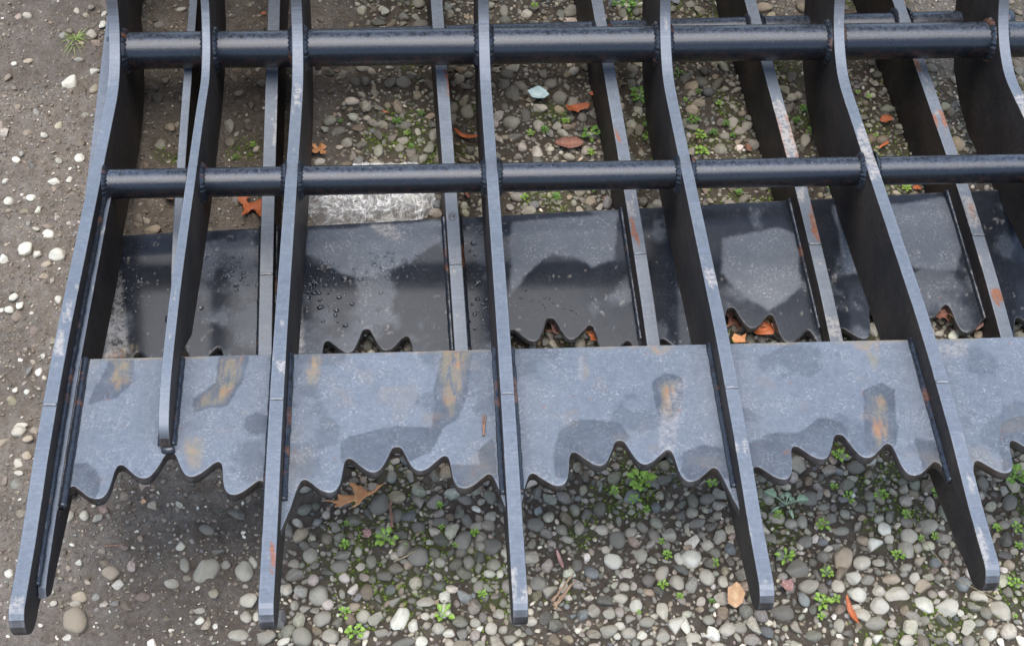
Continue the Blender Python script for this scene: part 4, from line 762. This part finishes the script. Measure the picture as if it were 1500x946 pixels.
for n_, e in enumerate(PLANTS.split('|')):
    x, y, R = map(float, e.split()); z = gz(x, y) + .006
    dark = n_ > 47 and random.random() < .5
    if R < .0098:
        o = add('seedling', SMALLM[random.randrange(10)][1 if dark else 0]); o.scale = (R, R, R); o.location = (x, y, z); o.rotation_euler = (0, 0, random.uniform(0, 6)); kind = 'tiny' if R < .0062 else 'small'
        desc = '%s seedling' % kind
    else:
        o = empty('seedling', (x, y, z), random.uniform(0, 6)); k = random.choice([5, 6, 7]) if R < .016 else 9
        for v, f, a in leaf_ring(k, R * 1.05, R * .55, 500 + n_): add('leaf', mesh_from('leaf', v, f, M_SPROUT2 if dark else M_SPROUT, {'vein': a}, smooth_=True), o)
        for v, f, a in leaf_ring(3, R * .5, R * .3, 700 + n_): add('leaf', mesh_from('leaf', v + np.array([0, 0, .004]), f, M_SPROUT, {'vein': a}, smooth_=True), o)
        desc = '%s seedling of %s leaves' % ('broad' if R > .016 else 'medium', {5: 'five', 6: 'six', 7: 'seven', 9: 'nine'}[k])
    pls.append((o, '%s %s %s' % ('dark' if dark else 'bright', desc, place(x, y))))
for o, lab in distinct(pls): tag(o, lab, 'seedling', 'seedlings sprouting in the gravel')

# moss: thousands of tiny tufts
r = np.random.default_rng(77); mx_ = r.uniform(-.3, 1.5, 90000); my_ = r.uniform(0, 1.4, 90000); mk = r.random(90000) < fmoss(mx_, my_) * .8; mx_, my_ = mx_[mk], my_[mk]
n = len(mx_); h = r.uniform(.0012, .0034, n); w = r.uniform(.0009, .0022, n); a = r.uniform(0, 6.28, n); zz = fheight(mx_, my_) + r.uniform(0, .0025, n)
base = [np.stack([mx_ + w * np.cos(a + k * 2.094), my_ + w * np.sin(a + k * 2.094), zz], 1) for k in range(3)] + [np.stack([mx_ + r.normal(size=n) * .0012, my_ + r.normal(size=n) * .0012, zz + h], 1)]
V = np.stack(base, 1).reshape(-1, 3); q = np.arange(n)[:, None, None] * 4 + np.array([[0, 1, 3], [1, 2, 3], [2, 0, 3]])[None]
tag(add('moss', mesh_from('moss', V, q.reshape(-1, 3), M_MOSS)), 'green moss creeping between the gravel stones', 'moss', kind='stuff')

# grass tufts, pale weed
lit = {e.split()[0]: tuple(map(float, e.split()[1:])) for e in LITTER.split('|')}
def blade_strip(p0, d, L, w, droop, n=7):
    V = []; 
    for i in range(n + 1):
        t_ = i / n; x = p0[0] + d[0] * L * t_; y = p0[1] + d[1] * L * t_; z = p0[2] + L * (d[2] * t_ - droop * t_ * t_); ww = w * (1 - t_ ** 2 * .9) / 2
        px, py = -d[1], d[0]; V += [(x - px * ww, y - py * ww, z), (x + px * ww, y + py * ww, z)]
    return np.array(V), [(2 * i, 2 * i + 2, 2 * i + 3, 2 * i + 1) for i in range(n)], np.zeros(2 * n + 2)
def tuft(key, nb, label, mat):
    x, y, R = lit[key]; o = empty('grass_tuft', (x, y, gz(x, y)), 0); rr = random.Random(5)
    for i in range(nb):
        a = rr.uniform(0, 2 * math.pi); up = rr.uniform(.25, 1.1); m = math.hypot(1, up)
        V, F, A_ = blade_strip((rr.uniform(-.004, .004), rr.uniform(-.004, .004), 0), (math.cos(a) / m, math.sin(a) / m, up / m), R * rr.uniform(.7, 1.5), rr.uniform(.0012, .0024), rr.uniform(.2, .9))
        add('grass_blade', mesh_from('grass_blade', V, F, mat, {'vein': A_}, smooth_=True), o)
    tag(o, label, 'grass tuft')
tuft('tuft', 46, 'yellow green grass tuft on the bare dirt at upper left of the rakes', M_GRASS)
tuft('tuft2', 16, 'dark green grass tuft in the shade under the first bay of the rake', M_SPROUT2)
x, y, R = lit['weed']; o = empty('weed', (x, y, gz(x, y) + .012), 0)
for i, (a, L_, W_) in enumerate([(2.55, 1.0, .42), (.12, .95, .40), (1.25, .55, .3), (-1.35, .75, .16), (-2.6, .8, .12), (.55, .45, .28), (1.9, .5, .14)]):
    V, F, A_ = leaf_blade(R * L_, R * W_, .3, 9, .45, wavy=.18, seed=i); c, s = math.cos(a), math.sin(a); V = np.stack([V[:, 0] * c - V[:, 1] * s, V[:, 0] * s + V[:, 1] * c, V[:, 2]], 1)
    add('leaf', mesh_from('leaf', V, F, M_PALE_WEED, {'vein': A_}, smooth_=True), o)
tag(o, 'pale hairy green weed with spreading leaves beside the fourth tine of the front rake', 'weed')

# ------------------------------------------------------------------ fallen leaves and litter
_oh = [(.03, -1.0), (.04, -.60), (.16, -.58), (.46, -.80), (.34, -.52), (.14, -.34), (.20, -.26), (.52, -.34), (.92, -.22), (.60, -.10), (.20, -.04), (.16, .10), (.44, .26), (.86, .52), (.50, .42), (.18, .36), (.14, .50), (.26, .70), (.34, .92), (.12, .76)]
_oh = [(x * .82, y) for x, y in _oh]
OAK = _oh + [(.02, 1.1)] + [(-x * .92 - .01, y + .04) for x, y in _oh[::-1]]
OAK_SPIKY = [(-1.1, -0.322), (-0.907, -0.214), (-0.59, -0.126), (-0.635, 0.101), (-0.408, 0.05), (-0.023, 0.03), (-0.091, 0.252), (-0.249, 0.529), (-0.068, 0.529), (0.136, 0.403), (0.17, 0.454), (0.249, 0.277), (0.454, 0.101), (0.68, 0.151), (0.794, 0.328), (0.884, 0.227), (1.043, 0.302), (0.862, 0.176), (0.544, -0.025), (0.317, -0.151), (0.136, -0.353), (-0.181, -0.479), (0.0, -0.302), (0.011, -0.214), (-0.317, -0.277), (-0.522, -0.391), (-0.748, -0.428), (-0.612, -0.277), (-0.816, -0.265)]
OAK_BENT = [(-0.344, -1.058), (-0.212, -0.588), (-0.317, 0.088), (-0.582, 0.206), (-0.635, 0.588), (-0.212, 0.823), (0.265, 0.911), (-0.106, 0.441), (0.0, 0.206), (0.37, 0.118), (0.582, 0.265), (0.952, 0.279), (1.164, -0.029), (0.926, -0.353), (0.847, -0.882), (0.794, -1.235), (0.635, -0.882), (0.423, -0.441), (0.238, -0.353), (0.053, -0.588), (-0.106, -0.882)]
TORN = [(-0.856, 0.038), (-0.068, 0.51), (0.548, 0.457), (0.925, 0.152), (0.685, -0.228), (0.205, -0.266), (-0.103, -0.548), (-0.342, -0.304), (-0.582, -0.548), (-0.822, -0.266)]
OVAL = [(math.sin(a) * .46 * (1 + .06 * math.sin(7 * a)), -math.cos(a) * .95) for a in np.linspace(0, 2 * math.pi, 30)[:-1]]
TRI = [(-.6, -.5), (-.1, -.75), (.5, -.45), (.7, .1), (.25, .3), (.35, .8), (-.15, .55), (-.6, .65), (-.45, .1)]
CHUNK = [(-.5, -.75), (.1, -.95), (.5, -.5), (.62, .2), (.3, .75), (0, 1.0), (-.3, .65), (-.62, .35), (-.55, -.1)]
NARROW = [(math.sin(a) * .2, -math.cos(a)) for a in np.linspace(0, 2 * math.pi, 20)[:-1]]
def fallen(name, key, shape, mat, label, rz, cat='leaf', curl=.35, zoff=.008, sc=1.0, bend=(0, 0), loc=None):
    x, y, R = loc or lit[key]; R *= sc; bm = bmesh.new(); rr = random.Random(hash(key) % 1000 if False else sum(map(ord, key)))
    # dense outline then grid-filled by triangulating a subdivided fan
    P = resample(shape + [shape[0]], .09)[:-1]; P = P + np.random.default_rng(rr.randrange(999)).normal(size=P.shape) * .012
    vs = [bm.verts.new((p[0], p[1], 0)) for p in P]; f = bm.faces.new(vs); res_ = bmesh.ops.triangulate(bm, faces=[f]); 
    for _ in range(2): bmesh.ops.subdivide_edges(bm, edges=[e for e in bm.edges if e.calc_length() > .14], cuts=1); bmesh.ops.triangulate(bm, faces=bm.faces[:])
    ph = rr.uniform(0, 6); vein = []
    for v in bm.verts:
        px, py = v.co.x, v.co.y; z = curl * (px * px * .9 * (1 if rr else 1) + .28 * py * py) + .10 * math.sin(4 * px + ph) * math.cos(3.3 * py + ph) + bend[0] * px + bend[1] * py - .07 * math.exp(-(px / .06) ** 2)
        v.co.z = z; vein.append(math.exp(-(px / .035) ** 2) + .6 * max(0, math.cos((py - abs(px) * .9) * 16)) ** 12)
    bm.verts.ensure_lookup_table(); me = bpy.data.meshes.new(name); bm.to_mesh(me); bm.free()
    at = me.attributes.new('vein', 'FLOAT', 'POINT'); at.data.foreach_set('value', np.clip(np.array(vein, np.float32), 0, 1))
    me.polygons.foreach_set('use_smooth', np.ones(len(me.polygons), bool)); me.materials.append(mat)
    o = add(name, me); o.scale = (R, R, R); o.location = (x, y, gz(x, y) + zoff); o.rotation_euler = (rr.uniform(-.15, .15), rr.uniform(-.15, .15), rz)
    m = o.modifiers.new('s', 'SOLIDIFY'); m.thickness = .02; tag(o, label, cat); return o
fallen('oak_leaf', 'oakA', OAK_SPIKY, M_OAK, 'large orange brown oak leaf with pointed lobes below the teeth, second bay', 0, zoff=.016, sc=1.0, loc=(lit['oakA'][0], lit['oakA'][1] - .008, lit['oakA'][2]))
fallen('oak_leaf', 'leafB', OAK_BENT, M_RED, 'russet oak leaf seen below the lower pipe between the first two long tines', 0, zoff=.012, sc=1.05)
fallen('fallen_leaf', 'leafC', TORN, M_RED, 'bright orange torn leaf on gravel between the two pipes in the third bay', 0, zoff=.014, sc=1.05)
fallen('fallen_leaf', 'leafD', OVAL, M_BROWN, 'reddish brown oval leaf on gravel just above the lower pipe in the third bay', 1.45, zoff=.012, curl=.5)
fallen('fallen_leaf', 'leafE', TRI, M_RED, 'small orange leaf scrap against the side of a rear tine between the pipes', .4, zoff=.013)
fallen('fallen_leaf', 'leafF', OAK, M_OAK, 'tan orange crumpled leaf just above the lower pipe beside the second long tine', .7, zoff=.01, sc=1.1)
fallen('fallen_leaf', 'leafG', NARROW, M_RED, 'curled rust red leaf beside the third long tine, just above the lower pipe', 1.1, zoff=.01, curl=2, sc=1.2)
fallen('fallen_leaf', 'leafH', TRI, M_BROWN, 'small brown leaf scrap just below the upper pipe beside the second long tine', .2)
fallen('fallen_leaf', 'leafI', CHUNK, M_TAN, 'tan papery leaf piece on the gravel left of the fourth long tine tip', -.2, zoff=.016, sc=1.05)
fallen('fallen_leaf', 'leafJ', NARROW, M_RED, 'narrow orange leaf standing between pale pebbles in front of the fourth bay', .25, zoff=.012, curl=2.0)
fallen('fallen_leaf', 'leafK', TRI, M_PINK, 'shrivelled pinkish leaf on gravel right beside the fourth long tine tip', .8, zoff=.012, curl=1.2)
fallen('fallen_leaf', 'leafL', TRI, M_RED, 'orange leaf on the dark ground between the pipes in the fifth bay', 2.2, zoff=.01)
fallen('fallen_leaf', 'leafM', NARROW, M_RED, 'thin russet leaf on the dark ground just above the lower pipe in the fifth bay', -.9, zoff=.01, sc=1.2)
fallen('fallen_leaf', 'leafN', TRI, M_RED, 'orange leaf lodged under the rear teeth in the third bay', .5, zoff=.02, sc=1.2, loc=(lit['leafN'][0], lit['leafN'][1] + .01, lit['leafN'][2]))
fallen('fallen_leaf', 'leafO', CHUNK, M_RED, 'orange leaf lodged under the rear teeth in the fourth bay', 1.5, zoff=.02, sc=1.1)
fallen('fallen_leaf', 'leafP', OAK, M_BROWN, 'dark russet leaf lodged under the rear teeth in the fifth bay', 2.0, zoff=.02, sc=1.2)
fallen('fallen_leaf', 'leafQ', TRI, M_PINK, 'pinkish dry leaf lodged under the rear teeth at the right side of the fifth bay', .1, zoff=.018, sc=1.1)
fallen('fallen_leaf', 'leafR', CHUNK, M_PINK, 'small pinkish leaf scrap under the rear teeth beside the third long tine', .9, zoff=.016)
fallen('fallen_leaf', 'leafS', NARROW, M_BROWN, 'brown folded leaf beside the rear tine below the lower pipe in the second bay', .2, zoff=.01, curl=1.5, sc=1.2)
fallen('fallen_leaf', 'leafT', CHUNK, M_PINK, 'brown crumpled leaf just below the lower pipe beside the short tine', .6, zoff=.012, curl=1.)
fallen('fallen_leaf', 'leafU', CHUNK, M_BROWN, 'small brown leaf beside a rear tine, between the pipes, fourth bay', .3)
fallen('fallen_leaf', 'leafV', TRI, M_PINK, 'small pinkish crumb of leaf on gravel under the big oak leaf', .3)
fallen('fallen_leaf', 'leafW', TRI, M_RED, 'small orange leaf scrap just above the rear toothed plate in the third bay', 1.3)
fallen('fallen_leaf', 'leafX', TRI, M_RED, 'tiny russet leaf scrap beyond the upper pipe in the first bay', 1.3)
fallen('fallen_leaf', 'leafY', NARROW, M_BROWN, 'dark brown curled leaf under the front teeth right of the fourth long tine', .5, curl=1.5)
fallen('fallen_leaf', 'leafZ', NARROW, M_RED, 'tiny red leaf sliver between the pipes in the second bay', 1.2)
fallen('fallen_leaf', 'leafAA', NARROW, M_PINK, 'curled pinkish brown leaf on gravel right of the third long tine', .25, curl=1.6, sc=1.2)
fallen('fallen_leaf', 'leafAB', TRI, M_RED, 'small orange leaf scrap just below the lower pipe in the fifth bay', 1.9)
fallen('fallen_leaf', 'crumb', TRI, M_TAN, 'tiny pale scrap on the dark dirt in front of the first bay of teeth', 1.9)
fallen('wrapper_scrap', 'scrap', CHUNK, M_SCRAP, 'torn scrap of pale turquoise printed wrapper on gravel between the two pipes', 1.2, cat='litter', curl=.7, zoff=.016, sc=1.0)

lt_ = []
for key, bay in (('leafN', 'third'), ('leafO', 'fourth'), ('leafP', 'fifth')):
    for q in range(7):
        lx, ly, lr = lit[key]; shp, mt, nm = [(OAK_BENT, M_BROWN, 'brown lobed'), (TORN, M_RED, 'russet torn'), (CHUNK, M_PINK, 'pinkish dry'), (NARROW, M_BROWN, 'narrow brown'), (TRI, M_OAK, 'orange'), (OVAL, M_BROWN, 'dull oval'), (TORN, M_TAN, 'tan torn')][q]
        o = fallen('fallen_leaf', key, shp, mt, 'x', random.uniform(0, 6), zoff=random.uniform(.010, .022), curl=random.uniform(.3, 1.2), loc=(lx + random.uniform(-.04, .045), ly + random.uniform(-.022, .03), random.uniform(.011, .020)))
        lt_.append((o, '%s leaf in the litter under the rear teeth, %s bay' % (nm, bay)))
for o, lab in distinct(lt_): tag(o, lab, 'leaf', 'leaf litter under the rear toothed plate')

def stick(name, pts, r0, r1, mat, label, cat='twig', parent=None, segs=6, jit=.0006, seed=1):
    P = resample(pts, .004) if len(pts[0]) == 2 else None
    Q = np.array(pts, float); L_ = np.r_[0, np.cumsum(np.linalg.norm(np.diff(Q, axis=0), axis=1))]; n = max(5, int(L_[-1] / .003)); s = np.linspace(0, L_[-1], n)
    Q = np.stack([np.interp(s, L_, Q[:, k]) for k in range(3)], 1) + np.random.default_rng(seed).normal(size=(n, 3)) * jit; T = np.gradient(Q, axis=0); T /= np.linalg.norm(T, axis=1)[:, None]
    U = np.cross(T, [0, 0, 1.]); U /= np.linalg.norm(U, axis=1)[:, None]; W = np.cross(U, T); rad = np.linspace(r0, r1, n)[:, None] * (1 + .2 * np.random.default_rng(seed + 1).normal(size=(n, 1)))
    V = np.concatenate([Q + (U * math.cos(2 * math.pi * j / segs) + W * math.sin(2 * math.pi * j / segs)) * rad for j in range(segs)]); F = []
    for j in range(segs):
        for i in range(n - 1): a = j * n + i; b = ((j + 1) % segs) * n + i; F.append((a, a + 1, b + 1, b))
    F.append(tuple(j * n for j in range(segs))); F.append(tuple(j * n + n - 1 for j in range(segs))[::-1])
    o = add(name, mesh_from(name, V, F, mat, {'vein': np.zeros(len(V))}, smooth_=True), parent)
    if label: tag(o, label, cat)
    return o
def lp(key, dx=0, dy=0, dz=.009): x, y, R = lit[key]; return (x + dx, y + dy, gz(x, y) + dz)
stick('twig', [lp('twigA', 0, -.018, .012), lp('twigA', -.002, .016, .018)], .0028, .0018, M_TWIG, 'short rust brown bark twig lying upright in front of the second bay of teeth')
stick('twig', [lp('twigB', -.012, 0, .004), lp('twigB', .012, .002, .005)], .0012, .0009, M_TWIG, 'thin reddish twig on the dark dirt in front of the first bay')
stick('twig', [lp('twigC', -.014, -.006, .012), lp('twigC', .014, .008, .014)], .0011, .0006, M_STALK, 'thin grey twig lying on gravel in front of the second bay')
o = empty('wood_splinter', lp('splA', 0, 0, .012), .9)
for i, (a, b) in enumerate([(-.001, .0), (.0035, .003), (-.004, -.004)]): stick('splinter_strand', [(-.022 + b, a, 0), (.02 + b * 2, a + .002 * i - .002, .004)], .0024, .001, M_WOOD, None, parent=o, seed=i + 5)
tag(o, 'pale split wood splinter on bare silt right of the third long tine tip', 'splinter')
stick('grass_stalk', [lp('stalk', -.045, .10, .010), lp('stalk', -.028, .045, .012), lp('stalk', -.005, .0, .012), lp('stalk', .04, -.03, .012)], .0005, .0004, M_STALK, 'long dead grass stalk curving over the gravel left of the fifth long tine tip', 'stalk', jit=.0002)
FM = front.matrix_world.copy()
def onplate(x, y, dz): return tuple(FM @ Vector((x, y, ZP + dz)))
o = empty('pine_needle', onplate(.4745, .2583, .002), 0)
c0 = Vector(onplate(.4745, .2583, .002))
for i, q in enumerate([((.4745, .241), (.4752, .272)), ((.4745, .241), (.4785, .270))]):
    a, b = (Vector(onplate(*p, .0026)) - c0 for p in q); stick('needle_strand', [tuple(a), tuple(b)], .0011, .0007, M_TWIG, None, parent=o, seed=i + 9, jit=.0001)
tag(o, 'forked reddish pine needle lying on the dry plate left of the third long tine', 'pine needle')

# crumpled clear plastic bag under the lower pipe
x, y, R = lit['bag']; n = 90; ax = np.linspace(-1, 1, n); AX, AY = np.meshgrid(ax, ax)
sq = 1 - .16 * (AX ** 2) * (AY ** 2); ox = AX * .095 * sq * (1 + .10 * (vnoise(AX, AY, 3.5, 501, 3) - .5)); oy = AY * .060 * sq * (1 + .22 * (vnoise(AX, AY, 3, 502, 3) - .5))
cr = np.zeros_like(AX)
for k_, (sc_, am) in enumerate(((1.6, .006), (3.5, .009), (6, .006), (11, .0022))): cr += (1 - np.abs(vnoise(AX + 3, AY + 3, sc_, 510 + k_, 2) * 2 - 1) * 1.6) * am
z = .004 + np.clip(cr, 0, .05) * smooth(1.02, .75, np.maximum(np.abs(AX), np.abs(AY)))
I = np.arange(n * n).reshape(n, n); F = np.stack([I[:-1, :-1], I[:-1, 1:], I[1:, 1:], I[1:, :-1]], -1).reshape(-1, 4)
o = add('plastic_bag', mesh_from('plastic_bag', np.stack([ox.ravel(), oy.ravel(), z.ravel()], 1), F, FILM, smooth_=False)); o.location = (x - .006, y - .012, gz(x, y) + .006); o.rotation_euler = (0, 0, .05)
tag(o, 'crumpled clear plastic bag on the dirt under the lower pipe in the second bay', 'plastic bag')

# water droplets standing on the wet rear plate, one spread of beads per bay
rr = np.random.default_rng(9)
def drops(cx, cy, sx, sy, n, rmax=.0032):
    V, F = [], []; b = 0; bm = bmesh.new(); bmesh.ops.create_icosphere(bm, subdivisions=2, radius=1); DV = np.array([v.co[:] for v in bm.verts]); DF = np.array([[v.index for v in f.verts] for f in bm.faces]); bm.free()
    for _ in range(n):
        x_, y_ = rr.normal(cx, sx), rr.normal(cy, sy); q = rr.uniform(.0007, 1) ** 2 * rmax + .0006
        if not .19 < y_ < .365: continue
        c, s = math.cos(rr.uniform(0, 6)), 0; ex = rr.uniform(.8, 1.5)
        V.append(DV * [q * ex, q, q * .42] + [x_, y_, ZP + .0003 - .0035 * float(smooth(.335, .372, y_))]); F.append(DF + b); b += len(DV)
    o = add('water_drops', mesh_from('water_drops', np.concatenate(V), np.concatenate(F), WATER, smooth_=True), rear); o['kind'] = 'stuff'
drops(.205, .30, .018, .018, 70); drops(.06, .30, .02, .03, 50, .002); drops(.325, .27, .02, .03, 80); drops(.42, .29, .02, .016, 60); drops(.53, .27, .012, .05, 80); drops(.80, .27, .02, .05, 70, .002); drops(.62, .23, .06, .012, 50, .0018)
